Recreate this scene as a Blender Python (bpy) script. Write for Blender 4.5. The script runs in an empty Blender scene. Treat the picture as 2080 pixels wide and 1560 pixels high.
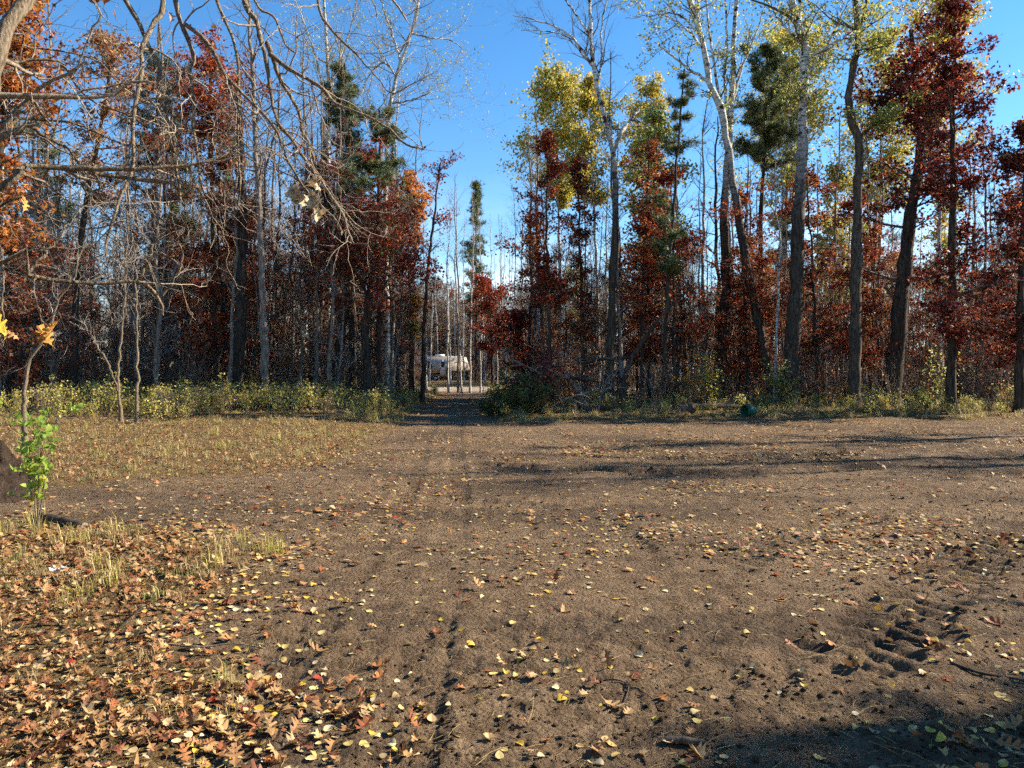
import bpy, math, numpy as np
from mathutils import Vector, Quaternion
rad = math.radians
rng = np.random.default_rng(11)
SC = bpy.context.scene
COL = SC.collection

# ------------------------------------------------------------------ camera, sky, sun, exposure
F, CX, HY, EYE = 1485.0, 1040.0, 750.0, 1.6          # focal length, centre column and horizon row (photo pixels), eye height
cam = bpy.data.cameras.new('camera'); camo = bpy.data.objects.new('camera', cam); COL.objects.link(camo)
camo.location = (0, 0, EYE); camo.rotation_euler = (rad(90), 0, 0)
cam.sensor_width = 36; cam.lens = 36 * F / 2080; cam.shift_y = -(780 - HY) / 2080
cam.clip_start = 0.05; cam.clip_end = 3000
SC.camera = camo

SUN_AZ, SUN_EL = rad(77), rad(34)                     # azimuth clockwise from +Y
world = bpy.data.worlds.new('World'); SC.world = world; world.use_nodes = True
wn = world.node_tree.nodes; wl = world.node_tree.links; wn.clear()
wo = wn.new('ShaderNodeOutputWorld'); bg = wn.new('ShaderNodeBackground'); sky = wn.new('ShaderNodeTexSky')
sky.sky_type = 'NISHITA'; sky.sun_disc = False; sky.sun_elevation = SUN_EL; sky.sun_rotation = SUN_AZ
sky.air_density = 1.0; sky.dust_density = 0.0; sky.ozone_density = 2.0; sky.altitude = 300
tc = wn.new('ShaderNodeTexCoord'); sep = wn.new('ShaderNodeSeparateXYZ'); wl.new(tc.outputs['Generated'], sep.inputs[0])
mp = wn.new('ShaderNodeMapping'); mp.inputs['Scale'].default_value = (2.2, 2.2, 7.0); wl.new(tc.outputs['Generated'], mp.inputs[0])
cn = wn.new('ShaderNodeTexNoise'); cn.inputs['Scale'].default_value = 1.6; cn.inputs['Detail'].default_value = 6; wl.new(mp.outputs[0], cn.inputs['Vector'])
cr = wn.new('ShaderNodeMapRange'); cr.inputs[1].default_value = .50; cr.inputs[2].default_value = .72; wl.new(cn.outputs['Fac'], cr.inputs[0])
er = wn.new('ShaderNodeMapRange'); er.inputs[1].default_value = .26; er.inputs[2].default_value = .06; er.inputs[4].default_value = .75; wl.new(sep.outputs['Z'], er.inputs[0])
mu = wn.new('ShaderNodeMath'); mu.operation = 'MULTIPLY'; wl.new(cr.outputs[0], mu.inputs[0]); wl.new(er.outputs[0], mu.inputs[1])
mxs = wn.new('ShaderNodeMixRGB'); mxs.inputs[2].default_value = (7.5, 7.8, 8.2, 1)
hs = wn.new('ShaderNodeHueSaturation'); hs.inputs['Saturation'].default_value = 1.3; wl.new(sky.outputs[0], hs.inputs['Color'])
wl.new(mu.outputs[0], mxs.inputs[0]); wl.new(hs.outputs[0], mxs.inputs[1]); wl.new(mxs.outputs[0], bg.inputs['Color'])
bg.inputs['Strength'].default_value = 0.097
wl.new(bg.outputs[0], wo.inputs['Surface'])
sl = bpy.data.lights.new('sun', 'SUN'); so = bpy.data.objects.new('sun', sl); COL.objects.link(so)
sl.energy = 5.0; sl.angle = rad(0.55); sl.color = (1.0, 0.90, 0.74)
SUN = Vector((math.sin(SUN_AZ) * math.cos(SUN_EL), math.cos(SUN_AZ) * math.cos(SUN_EL), math.sin(SUN_EL)))
so.rotation_euler = (-SUN).to_track_quat('-Z', 'Y').to_euler()
vs = SC.view_settings; vs.view_transform = 'Standard'; vs.look = 'None'; vs.gamma = 1; vs.use_curve_mapping = False
vs.exposure = 1.35
cy = SC.cycles; cy.max_bounces = 3; cy.diffuse_bounces = 2; cy.glossy_bounces = 1; cy.transmission_bounces = 2
cy.transparent_max_bounces = 4; cy.caustics_reflective = False; cy.caustics_refractive = False; cy.use_denoising = False
cy.sample_clamp_indirect = 4; cy.use_light_tree = False; cy.use_adaptive_sampling = True; cy.adaptive_threshold = 0.03
world.cycles.sampling_method = 'MANUAL'; world.cycles.sample_map_resolution = 256

# ------------------------------------------------------------------ helpers
def W(px, py, d): return np.array([(px - CX) / F * d, d, EYE + (HY - py) / F * d])
def nrm(v): return v / np.maximum(np.linalg.norm(v, axis=-1, keepdims=True), 1e-9)
def hash2(i, j, s):
    n = (i.astype(np.int64) * 374761393 + j.astype(np.int64) * 668265263 + s * 144665) & 0x7fffffff
    n = ((n ^ (n >> 13)) * 1274126177) & 0x7fffffff
    return ((n ^ (n >> 16)) & 0xffff) / 65535.0
def vn(x, y, s=0):
    x = np.asarray(x, float); y = np.asarray(y, float)
    i = np.floor(x); j = np.floor(y); u = x - i; v = y - j; u = u * u * (3 - 2 * u); v = v * v * (3 - 2 * v)
    return (hash2(i, j, s) * (1 - u) + hash2(i + 1, j, s) * u) * (1 - v) + (hash2(i, j + 1, s) * (1 - u) + hash2(i + 1, j + 1, s) * u) * v
def fbm(x, y, s=0, o=4):
    a, r, f = .5, 0, 1.
    for k in range(o): r = r + a * vn(np.asarray(x) * f, np.asarray(y) * f, s + k * 7); a *= .5; f *= 2.03
    return r / (1 - .5 ** o)
def sstep(a, b, x): t = np.clip((x - a) / (b - a), 0, 1); return t * t * (3 - 2 * t)
def mesh(name, V, Q=None, T=None, C=None, smooth=False, attrs=None):
    V = np.asarray(V, np.float32).reshape(-1, 3)
    Q = np.zeros((0, 4), np.int32) if Q is None else np.asarray(Q, np.int32).reshape(-1, 4)
    T = np.zeros((0, 3), np.int32) if T is None else np.asarray(T, np.int32).reshape(-1, 3)
    m = bpy.data.meshes.new(name); m.vertices.add(len(V)); m.vertices.foreach_set('co', V.ravel())
    m.loops.add(Q.size + T.size); m.loops.foreach_set('vertex_index', np.concatenate([Q.ravel(), T.ravel()]))
    m.polygons.add(len(Q) + len(T))
    st = np.concatenate([np.arange(len(Q)) * 4, Q.size + np.arange(len(T)) * 3]).astype(np.int32)
    m.polygons.foreach_set('loop_start', st)
    if smooth: m.polygons.foreach_set('use_smooth', np.ones(len(st), bool))
    m.update(calc_edges=True)
    if C is not None:
        C = np.asarray(C, np.float32)
        if C.shape[1] == 3: C = np.hstack([C, np.ones((len(C), 1), np.float32)])
        a = m.color_attributes.new('Col', 'FLOAT_COLOR', 'POINT'); a.data.foreach_set('color', C.ravel())
    for k, v in (attrs or {}).items():
        a = m.attributes.new(k, 'FLOAT', 'POINT'); a.data.foreach_set('value', np.asarray(v, np.float32))
    return m
class MB:
    """collects vertices, quads, tris and vertex colours for ONE mesh"""
    def __init__(s): s.V = []; s.Q = []; s.T = []; s.C = []; s.n = 0
    def add(s, V, Q=None, T=None, C=None):
        V = np.asarray(V, float).reshape(-1, 3)
        if Q is not None and len(Q): s.Q.append(np.asarray(Q) + s.n)
        if T is not None and len(T): s.T.append(np.asarray(T) + s.n)
        s.V.append(V); s.C.append(np.ones((len(V), 3)) * (C if C is not None else .5)); s.n += len(V)
    def tubes(s, P, R, k=4, C=None): V, Q = tubes(P, R, k); s.add(V, Q, C=C)
    def box(s, x0, x1, y0, y1, z0, z1, C=None):
        V = [(x, y, z) for x in (x0, x1) for y in (y0, y1) for z in (z0, z1)]
        s.add(V, [(0, 1, 3, 2), (4, 6, 7, 5), (0, 4, 5, 1), (2, 3, 7, 6), (0, 2, 6, 4), (1, 5, 7, 3)], C=C)
    def mesh(s, name, base=(0, 0, 0), smooth=False):
        if not s.V: return mesh(name, np.zeros((0, 3)))
        return mesh(name, np.vstack(s.V) - np.asarray(base), np.vstack(s.Q) if s.Q else None, np.vstack(s.T) if s.T else None, np.vstack(s.C), smooth)
def tubes(P, R, k=4):
    P = np.asarray(P, float); R = np.asarray(R, float)
    if P.ndim == 2: P = P[None]; R = R[None]
    m, n, _ = P.shape
    t = nrm(np.gradient(P, axis=1)); mt = np.abs(t.mean(1)); ref = np.eye(3)[mt.argmin(1)][:, None, :]
    u = nrm(np.cross(t, np.broadcast_to(ref, t.shape))); v = np.cross(t, u)
    a = np.arange(k) * 2 * np.pi / k
    V = P[:, :, None] + R[:, :, None, None] * (np.cos(a)[:, None] * u[:, :, None] + np.sin(a)[:, None] * v[:, :, None])
    idx = np.arange(m * n * k).reshape(m, n, k); nx = np.roll(idx, -1, axis=2)
    Q = np.stack([idx[:, :-1], nx[:, :-1], nx[:, 1:], idx[:, 1:]], -1).reshape(-1, 4)
    return V.reshape(-1, 3), Q
def smooth_line(pts, n):
    p = np.asarray(pts, float)
    if len(p) < 3: t = np.linspace(0, 1, n)[:, None]; return p[0] * (1 - t) + p[-1] * t
    p = np.vstack([2 * p[0] - p[1], p, 2 * p[-1] - p[-2]]); L = np.r_[0, np.cumsum(np.linalg.norm(np.diff(p[1:-1], axis=0), axis=1))]
    s = np.linspace(0, L[-1] * .99999, n); i = np.clip(np.searchsorted(L, s, side='right') - 1, 0, len(L) - 2)
    u = ((s - L[i]) / np.maximum(L[i + 1] - L[i], 1e-9))[:, None]; a, b, c, e = p[i], p[i + 1], p[i + 2], p[i + 3]
    return .5 * (2 * b + (c - a) * u + (2 * a - 5 * b + 4 * c - e) * u ** 2 + (3 * b - a - 3 * c + e) * u ** 3)
def spawn(P, R, per, tr, ang, length, n=5, up=.2, wig=.12, rr=.55, tip=.3, rmin=.003, flat=0.):
    """children of the polylines P (m,n0,3): per of them on each, as arrays (m*per,n,3)"""
    m, n0, _ = P.shape
    t = rng.uniform(tr[0], tr[1], (m, per)); f = t * (n0 - 1); i = np.minimum(f.astype(int), n0 - 2); u = f - i
    k = np.arange(m)[:, None]
    pos = P[k, i] * (1 - u[..., None]) + P[k, i + 1] * u[..., None]
    tan = nrm(P[k, i + 1] - P[k, i]); r0 = R[k, i] * (1 - u) + R[k, i + 1] * u
    q = rng.normal(size=tan.shape); q[..., 2] *= (1 - flat); q = nrm(q - (q * tan).sum(-1, keepdims=True) * tan)
    a = np.radians(rng.uniform(ang[0], ang[1], (m, per)))[..., None]
    d = (np.cos(a) * tan + np.sin(a) * q).reshape(-1, 3); pos = pos.reshape(-1, 3); r0 = r0.ravel()
    L = length(t.ravel(), pos) if callable(length) else length * rng.uniform(.6, 1.25, m * per)
    out = [pos]; p = pos
    for j in range(n - 1):
        d = d + rng.normal(size=d.shape) * wig; d[:, 2] += up / (n - 1); d = nrm(d); p = p + d * (L / (n - 1))[:, None]; out.append(p)
    rb = np.maximum(np.minimum(r0 * rr, L * .03 + .004), rmin)
    return np.stack(out, 1), np.maximum(rb[:, None] * np.linspace(1, tip, n)[None], rmin * .7)
def along(P, per, lo=.15, hi=1.):
    m, n0, _ = P.shape; t = rng.uniform(lo, hi, (m, per)); f = t * (n0 - 1); i = np.minimum(f.astype(int), n0 - 2); u = (f - i)[..., None]; k = np.arange(m)[:, None]
    return (P[k, i] * (1 - u) + P[k, i + 1] * u).reshape(-1, 3)
# leaf outlines: (vertices, tris)
KITE = (np.array([(0, 0, 0), (.36, .45, .08), (0, 1, 0), (-.36, .45, .08)]), [(0, 1, 2), (0, 2, 3)])
OAKF = (np.array([(0, 0, 0), (.15, .5, .05), (0, 1, 0), (-.15, .5, .05), (.42, .62, .02), (-.42, .62, .02), (0, .25, 0), (0, .75, 0)]), [(0, 1, 2), (0, 2, 3), (6, 4, 7), (6, 7, 5)])
_tv = []; _tt = []
for q in range(7):
    a = q * 2.4; s_ = .25 + .5 * ((q * 37) % 10) / 10; dv = np.array([math.cos(a) * s_, math.sin(a) * s_, .8]); dv /= np.linalg.norm(dv); sd = np.cross(dv, [0.3, .5, .8]); sd /= np.linalg.norm(sd)
    b = len(_tv); _tv += [-sd * .045, sd * .045, dv]; _tt.append((b, b + 1, b + 2))
TUFT = (np.array(_tv), _tt)
def outline(half, petiole=0, curl=(0, 0), fold=0.):
    V = []; T = []; n = len(half)
    for s in (1, -1):
        b = len(V)
        for w, y in half: V += [(0, y, 0), (s * w, y + .02, 0)]
        for i in range(n - 1):
            a = b + 2 * i; T += [(a, a + 1, a + 3), (a, a + 3, a + 2)] if s > 0 else [(a, a + 3, a + 1), (a, a + 2, a + 3)]
    if petiole: b = len(V); V += [(-.012, .02, 0), (.012, .02, 0), (.05, -petiole, .02)]; T.append((b, b + 2, b + 1))
    V = np.array(V, float); V[:, 2] += curl[0] * V[:, 0] ** 2 + curl[1] * (V[:, 1] - .45) ** 2 + fold * np.abs(V[:, 0]); return V, T
OAKH = [(.02, 0), (.05, .1), (.2, .2), (.24, .26), (.08, .3), (.1, .36), (.36, .5), (.34, .58), (.11, .52), (.12, .6), (.3, .8), (.26, .86), (.1, .74), (.1, .84), (.12, .97), (0, 1.)]
ASPH = [(0, 0), (.26, .03), (.42, .18), (.46, .36), (.38, .6), (.22, .82), (0, 1.)]
MAPH = [(.03, 0), (.3, .05), (.26, .14), (.5, .32), (.34, .38), (.46, .6), (.2, .55), (.22, .78), (.1, .8), (0, 1.)]
G_OAK = [outline(OAKH, .3, c, f) for c, f in (((.9, .5), .1), ((-.6, -.5), .25), ((1.6, .9), .0), ((.3, -.9), .35), ((-1.4, .2), .2))]
G_ASP = [outline(ASPH, .6, c, f) for c, f in (((.1, .1), .04), ((.6, .3), .0), ((-.5, .5), .15), ((1.1, -.3), .1))]
G_MAP = [outline(MAPH, .4, c, f) for c, f in (((.9, .7), .1), ((-.9, .9), .3), ((1.8, -.6), .1))]
def leaves(mb, pos, size, tmpl, cols, up=.5, hang=0., nv=None):
    N = len(pos)
    if N == 0: return
    V, T = tmpl; V = np.asarray(V)
    n = rng.normal(size=(N, 3)) if nv is None else nv; n = n + np.array([0, 0, up]); n = nrm(n)
    q = rng.normal(size=(N, 3)); q[:, 2] -= hang; b = nrm(q - (q * n).sum(1, keepdims=True) * n); a = np.cross(b, n)
    size = np.broadcast_to(size, (N,))[:, None, None]
    X = pos[:, None] + size * (V[None, :, 0:1] * a[:, None] + V[None, :, 1:2] * b[:, None] + V[None, :, 2:3] * n[:, None])
    k = len(V); TT = (np.asarray(T)[None] + (np.arange(N) * k)[:, None, None]).reshape(-1, 3)
    mb.add(X.reshape(-1, 3), T=TT, C=np.repeat(cols, k, axis=0))
def palette(N, pal, w=None, var=.25):
    pal = np.asarray(pal, float); i = rng.choice(len(pal), N, p=None if w is None else np.asarray(w) / np.sum(w))
    return np.clip(pal[i] * (1 + var * rng.normal(size=(N, 1))) * (1 + .06 * rng.normal(size=(N, 3))), .004, .9)
def obj(name, me, mat, parent=None, loc=None, label=None):
    o = bpy.data.objects.new(name, me); COL.objects.link(o)
    if mat is not None and me is not None and not me.materials: me.materials.append(mat)
    if parent is not None: o.parent = parent
    if loc is not None: o.location = loc
    if label: o['label'] = label
    if name in ('branchwork', 'crown', 'twig_spray', 'foliage', 'stem_cluster', 'splinter_crown'): o['kind'] = 'stuff'
    return o
def tag(o, label, cat, group=None, kind=None):
    o['label'] = label
    if cat: o['category'] = cat
    if group: o['group'] = group
    if kind: o['kind'] = kind
    return o
def thing(name, label, cat, loc=(0, 0, 0), rz=0, group=None):
    o = bpy.data.objects.new(name, None); COL.objects.link(o); o.location = loc; o.rotation_euler = (0, 0, rz); o.empty_display_size = .3
    return tag(o, label, cat, group)
def copy_tree(root, loc, rz, sc, label, group):
    r = root.copy(); COL.objects.link(r); r.location = loc; r.rotation_euler = (rng.normal() * .02, rng.normal() * .02, rz); r.scale = sc
    r['label'] = label; r['group'] = group
    for ch in root.children:
        c = ch.copy(); COL.objects.link(c); c.parent = r
        for g in ch.children: d = g.copy(); COL.objects.link(d); d.parent = c
    return r

def gn_scatter(name, label, srcs, pos, rz, sc, which=None, parent=None, tilt=0.):
    """ONE object of uncountable stuff: srcs = [(mesh, material)...] set on points by geometry nodes"""
    pos = np.asarray(pos, float); n = len(pos); col = bpy.data.collections.new(name + '_source')
    for i, (me, ma) in enumerate(srcs):
        so_ = bpy.data.objects.new(f'{name}_source_{i:02d}', me); col.objects.link(so_)
        for a in (ma if isinstance(ma, (list, tuple)) else [ma]):
            if not me.materials or isinstance(ma, (list, tuple)) and len(me.materials) < len(ma): me.materials.append(a)
    me = mesh(name, pos); o = bpy.data.objects.new(name, me); COL.objects.link(o)
    rot = np.stack([rng.normal(size=n) * tilt, rng.normal(size=n) * tilt, rz], -1); a = me.attributes.new('rot', 'FLOAT_VECTOR', 'POINT'); a.data.foreach_set('vector', rot.astype(np.float32).ravel())
    sc = np.asarray(sc, float); sc = np.repeat(sc[:, None], 3, 1) if sc.ndim == 1 else sc
    a = me.attributes.new('sca', 'FLOAT_VECTOR', 'POINT'); a.data.foreach_set('vector', sc.astype(np.float32).ravel())
    a = me.attributes.new('pick', 'INT', 'POINT'); a.data.foreach_set('value', (rng.integers(len(srcs), size=n) if which is None else which).astype(np.int32))
    ng = bpy.data.node_groups.new(name, 'GeometryNodeTree'); ng.interface.new_socket('Geometry', in_out='INPUT', socket_type='NodeSocketGeometry'); ng.interface.new_socket('Geometry', in_out='OUTPUT', socket_type='NodeSocketGeometry')
    gi = ng.nodes.new('NodeGroupInput'); go = ng.nodes.new('NodeGroupOutput'); ip = ng.nodes.new('GeometryNodeInstanceOnPoints'); ci = ng.nodes.new('GeometryNodeCollectionInfo')
    ci.inputs['Collection'].default_value = col; ci.inputs['Separate Children'].default_value = True; ci.inputs['Reset Children'].default_value = True; ip.inputs['Pick Instance'].default_value = True
    def at(nm, ty): q = ng.nodes.new('GeometryNodeInputNamedAttribute'); q.data_type = ty; q.inputs['Name'].default_value = nm; return q.outputs['Attribute']
    L = ng.links; L.new(gi.outputs[0], ip.inputs['Points']); L.new(ci.outputs[0], ip.inputs['Instance']); L.new(at('pick', 'INT'), ip.inputs['Instance Index'])
    L.new(at('rot', 'FLOAT_VECTOR'), ip.inputs['Rotation']); L.new(at('sca', 'FLOAT_VECTOR'), ip.inputs['Scale']); L.new(ip.outputs[0], go.inputs[0])
    o.modifiers.new('scatter', 'NODES').node_group = ng
    if parent is not None: o.parent = parent
    o['label'] = label; o['kind'] = 'stuff'; return o

# ------------------------------------------------------------------ materials
def mat(name, build, rough=.8, spec=.2):
    m = bpy.data.materials.new(name); m.use_nodes = True; nt = m.node_tree; p = nt.nodes['Principled BSDF']
    p.inputs['Roughness'].default_value = rough; p.inputs['Specular IOR Level'].default_value = spec
    build(nt, nt.nodes, nt.links, p); return m
def N(nt, t, **kw):
    n = nt.nodes.new('ShaderNode' + t)
    for k, v in kw.items():
        if k in ('operation', 'blend_type', 'attribute_name', 'feature', 'noise_dimensions', 'data_type'): setattr(n, k, v)
        else: n.inputs[k].default_value = v
    return n
def noise(nt, scale, detail=4, vec=None, rough=.6):
    n = N(nt, 'TexNoise', Scale=scale, Detail=detail, Roughness=rough)
    if vec is not None: nt.links.new(vec, n.inputs['Vector'])
    return n
def ramp(nt, fac, stops):
    r = nt.nodes.new('ShaderNodeValToRGB'); e = r.color_ramp.elements
    while len(e) < len(stops): e.new(.5)
    for k, (p, c) in enumerate(stops): e[k].position = p; e[k].color = (*c, 1) if len(c) == 3 else c
    nt.links.new(fac, r.inputs[0]); return r
def mixc(nt, fac, a, b, blend='MIX'):
    m = nt.nodes.new('ShaderNodeMixRGB'); m.blend_type = blend
    for s, v in ((0, fac), (1, a), (2, b)):
        if isinstance(v, (int, float)): m.inputs[s].default_value = v
        elif isinstance(v, tuple): m.inputs[s].default_value = (*v, 1)
        else: nt.links.new(v, m.inputs[s])
    return m.outputs[0]
def coords(nt, scale=(1, 1, 1), kind='Object'):
    t = nt.nodes.new('ShaderNodeTexCoord'); m = nt.nodes.new('ShaderNodeMapping'); m.inputs['Scale'].default_value = scale
    nt.links.new(t.outputs[kind], m.inputs[0]); return m.outputs[0]
def bump(nt, h, p, strength=.4, dist=.02):
    b = N(nt, 'Bump', Strength=strength, Distance=dist); nt.links.new(h, b.inputs['Height']); nt.links.new(b.outputs[0], p.inputs['Normal']); return b
def leaf_mat(name, colour, trans=.4, rough=.5, spec=.25):
    def b(nt, ns, ln, p):
        if colour == 'obj': c = N(nt, 'ObjectInfo').outputs['Color']
        else: c = N(nt, 'Attribute', attribute_name='Col').outputs['Color']
        nz = noise(nt, 25, 3, coords(nt)); c2 = mixc(nt, 1.0, c, ramp(nt, nz.outputs['Fac'], [(.3, (.7, .66, .6)), (.65, (1.12, 1.1, 1.05))]).outputs[0], 'MULTIPLY')
        ln.new(c2, p.inputs['Base Color'])
        tr = ns.new('ShaderNodeBsdfTranslucent'); ln.new(c2, tr.inputs[0]); mx = ns.new('ShaderNodeMixShader'); mx.inputs[0].default_value = trans
        ln.new(p.outputs[0], mx.inputs[1]); ln.new(tr.outputs[0], mx.inputs[2]); ln.new(mx.outputs[0], ns['Material Output'].inputs[0])
    return mat(name, b, rough, spec)
M = {}
M['leaf'] = leaf_mat('leaf', 'attr', .48)
M['needle'] = leaf_mat('needle', 'attr', .2)
M['grass'] = leaf_mat('grass', 'attr', .35)
M['litter'] = leaf_mat('litter', 'attr', .15, .6)
M['litter_one'] = leaf_mat('litter_one', 'obj', .15, .6)
M['green_one'] = leaf_mat('green_one', 'obj', .5, .45)
def bark(name, dark, light, zs=6, scale=9, ridge=.5):
    def b(nt, ns, ln, p):
        v = coords(nt, (scale, scale, scale / zs)); n = noise(nt, 1.6, 6, v); w = noise(nt, 1.1, 2, coords(nt, (1.2, 1.2, .5)))
        c = ramp(nt, n.outputs['Fac'], [(.35, dark), (.65, light)]).outputs[0]
        c = mixc(nt, 1.0, c, ramp(nt, w.outputs['Fac'], [(.3, (.65, .65, .65)), (.7, (1.2, 1.15, 1.1))]).outputs[0], 'MULTIPLY')
        ln.new(c, p.inputs['Base Color']); bump(nt, n.outputs['Fac'], p, ridge, .03)
    return mat(name, b, .85, .15)
M['bark_dark'] = bark('bark_dark', (.020, .014, .010), (.10, .075, .055))
M['bark_grey'] = bark('bark_grey', (.035, .026, .019), (.15, .115, .085), 4)
M['bark_slim'] = bark('bark_slim', (.08, .066, .052), (.32, .27, .22), 4)
M['bark_near'] = bark('bark_near', (.08, .06, .04), (.32, .25, .17), 3, 40, .5)
M['twig'] = bark('twig', (.09, .07, .055), (.24, .19, .15), 3, 20, .1)
M['twig_grey'] = bark('twig_grey', (.14, .115, .09), (.34, .29, .24), 3, 20, .1)
M['twig_pale'] = bark('twig_pale', (.20, .17, .15), (.42, .38, .34), 3, 20, .1)
M['twig_near'] = bark('twig_near', (.13, .10, .075), (.42, .35, .27), 2, 50, .2)
M['dead_wood'] = bark('dead_wood', (.06, .045, .03), (.40, .34, .26), 6, 14, .5)
def aspen_bark(nt, ns, ln, p):
    v = coords(nt, (3, 3, 9)); n = noise(nt, 1.3, 5, v); spots = noise(nt, 1.0, 3, coords(nt, (2.2, 2.2, 3.2)))
    white = ramp(nt, n.outputs['Fac'], [(.36, (.16, .15, .13)), (.46, (.48, .46, .40)), (.62, (.66, .64, .57))]).outputs[0]
    white = mixc(nt, ramp(nt, spots.outputs['Fac'], [(.55, (0, 0, 0)), (.61, (1, 1, 1))]).outputs[0], white, (.04, .033, .028))
    rv = noise(nt, 1.5, 6, coords(nt, (9, 9, 1.5))); rough_ = ramp(nt, rv.outputs['Fac'], [(.35, (.018, .013, .009)), (.65, (.095, .070, .050))]).outputs[0]
    t = ns.new('ShaderNodeTexCoord'); sp = ns.new('ShaderNodeSeparateXYZ'); ln.new(t.outputs['Object'], sp.inputs[0])
    ad = N(nt, 'Math', operation='MULTIPLY_ADD'); ad.inputs[1].default_value = 5; ln.new(spots.outputs['Fac'], ad.inputs[0]); ln.new(sp.outputs['Z'], ad.inputs[2])
    mr = N(nt, 'MapRange'); mr.inputs[1].default_value = 10.0; mr.inputs[2].default_value = 14.5; ln.new(ad.outputs[0], mr.inputs[0])
    ln.new(mixc(nt, mr.outputs[0], rough_, white), p.inputs['Base Color']); bump(nt, rv.outputs['Fac'], p, .35, .02)
M['bark_aspen'] = mat('bark_aspen', aspen_bark, .75, .2)
def pale_bark(nt, ns, ln, p):
    n = noise(nt, 1.3, 5, coords(nt, (3, 3, 8))); ln.new(ramp(nt, n.outputs['Fac'], [(.36, (.07, .065, .06)), (.48, (.36, .34, .30)), (.65, (.62, .60, .54))]).outputs[0], p.inputs['Base Color'])
M['bark_pale'] = mat('bark_pale', pale_bark, .75, .2)
def soil(nt, ns, ln, p):
    at = N(nt, 'Attribute', attribute_name='dirt').outputs['Fac']; rd = N(nt, 'Attribute', attribute_name='road').outputs['Fac']; wet = N(nt, 'Attribute', attribute_name='wet').outputs['Fac']
    g = coords(nt, kind='Object'); big = noise(nt, .55, 5, g); mid = noise(nt, 6, 6, g, .7); fine = noise(nt, 60, 5, g, .75); grit = noise(nt, 220, 2, g)
    d = ramp(nt, mid.outputs['Fac'], [(.3, (.095, .062, .037)), (.5, (.180, .122, .075)), (.72, (.265, .187, .117))]).outputs[0]
    d = mixc(nt, 1., d, ramp(nt, big.outputs['Fac'], [(.3, (.78, .76, .74)), (.7, (1.18, 1.16, 1.12))]).outputs[0], 'MULTIPLY')
    d = mixc(nt, 1., d, ramp(nt, fine.outputs['Fac'], [(.28, (.66, .64, .62)), (.5, (1, 1, 1)), (.75, (1.22, 1.2, 1.18))]).outputs[0], 'MULTIPLY')
    d = mixc(nt, 1., d, ramp(nt, grit.outputs['Fac'], [(.3, (.82, .82, .82)), (.7, (1.15, 1.15, 1.15))]).outputs[0], 'MULTIPLY')
    d = mixc(nt, wet, d, (.055, .040, .030)); d = mixc(nt, rd, d, (.34, .27, .20))
    f = ramp(nt, fine.outputs['Fac'], [(.3, (.05, .032, .018)), (.5, (.17, .11, .055)), (.7, (.30, .21, .10))]).outputs[0]
    f = mixc(nt, 1., f, ramp(nt, mid.outputs['Fac'], [(.3, (.6, .6, .55)), (.7, (1.2, 1.15, 1.0))]).outputs[0], 'MULTIPLY')
    ln.new(mixc(nt, at, f, d), p.inputs['Base Color'])
    ad = N(nt, 'Math', operation='MULTIPLY_ADD'); ad.inputs[1].default_value = .35; ln.new(grit.outputs['Fac'], ad.inputs[0]); ln.new(fine.outputs['Fac'], ad.inputs[2])
    vo = N(nt, 'TexVoronoi', Scale=38); ln.new(g, vo.inputs['Vector']); a2 = N(nt, 'Math', operation='MULTIPLY_ADD'); a2.inputs[1].default_value = -.9; ln.new(vo.outputs['Distance'], a2.inputs[0]); ln.new(ad.outputs[0], a2.inputs[2])
    bump(nt, a2.outputs[0], p, 1.0, .03)
M['soil'] = mat('soil', soil, .95, .08)
def plain(name, c, rough=.5, spec=.3, vary=.12, scale=6):
    def b(nt, ns, ln, p):
        n = noise(nt, scale, 5, coords(nt)); a = tuple(x * (1 - vary) for x in c); e = tuple(min(1, x * (1 + vary)) for x in c)
        ln.new(ramp(nt, n.outputs['Fac'], [(.3, a), (.7, e)]).outputs[0], p.inputs['Base Color'])
    return mat(name, b, rough, spec)
M['rv'] = plain('rv', (.46, .38, .30), .45); M['rv_stripe'] = plain('rv_stripe', (.14, .09, .06)); M['glass'] = plain('glass', (.015, .017, .02), .08, .6)
M['rv_trim'] = plain('rv_trim', (.75, .73, .70), .4); M['tyre'] = plain('tyre', (.02, .02, .02), .9); M['rim'] = plain('rim', (.55, .54, .52), .35)
M['shed'] = plain('shed', (.72, .71, .69), .6); M['shed_roof'] = plain('shed_roof', (.22, .20, .19), .8)
M['bucket'] = plain('bucket', (.010, .09, .06), .5, .3); M['bucket_in'] = plain('bucket_in', (.008, .05, .035), .6)
M['pile'] = plain('pile', (.075, .052, .036), .95, .1, .6, 18); M['paper'] = plain('paper', (.6, .59, .57), .7)
def pile_(nt, ns, ln, p):
    n = noise(nt, 9, 6, coords(nt), .75); ln.new(ramp(nt, n.outputs['Fac'], [(.3, (.018, .012, .009)), (.55, (.07, .047, .033)), (.75, (.13, .09, .062))]).outputs[0], p.inputs['Base Color']); bump(nt, n.outputs['Fac'], p, 1., .12)
M['pile_soil'] = mat('pile_soil', pile_, .95, .1)
M['paper_old'] = plain('paper', (.75, .74, .72), .7)

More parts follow.
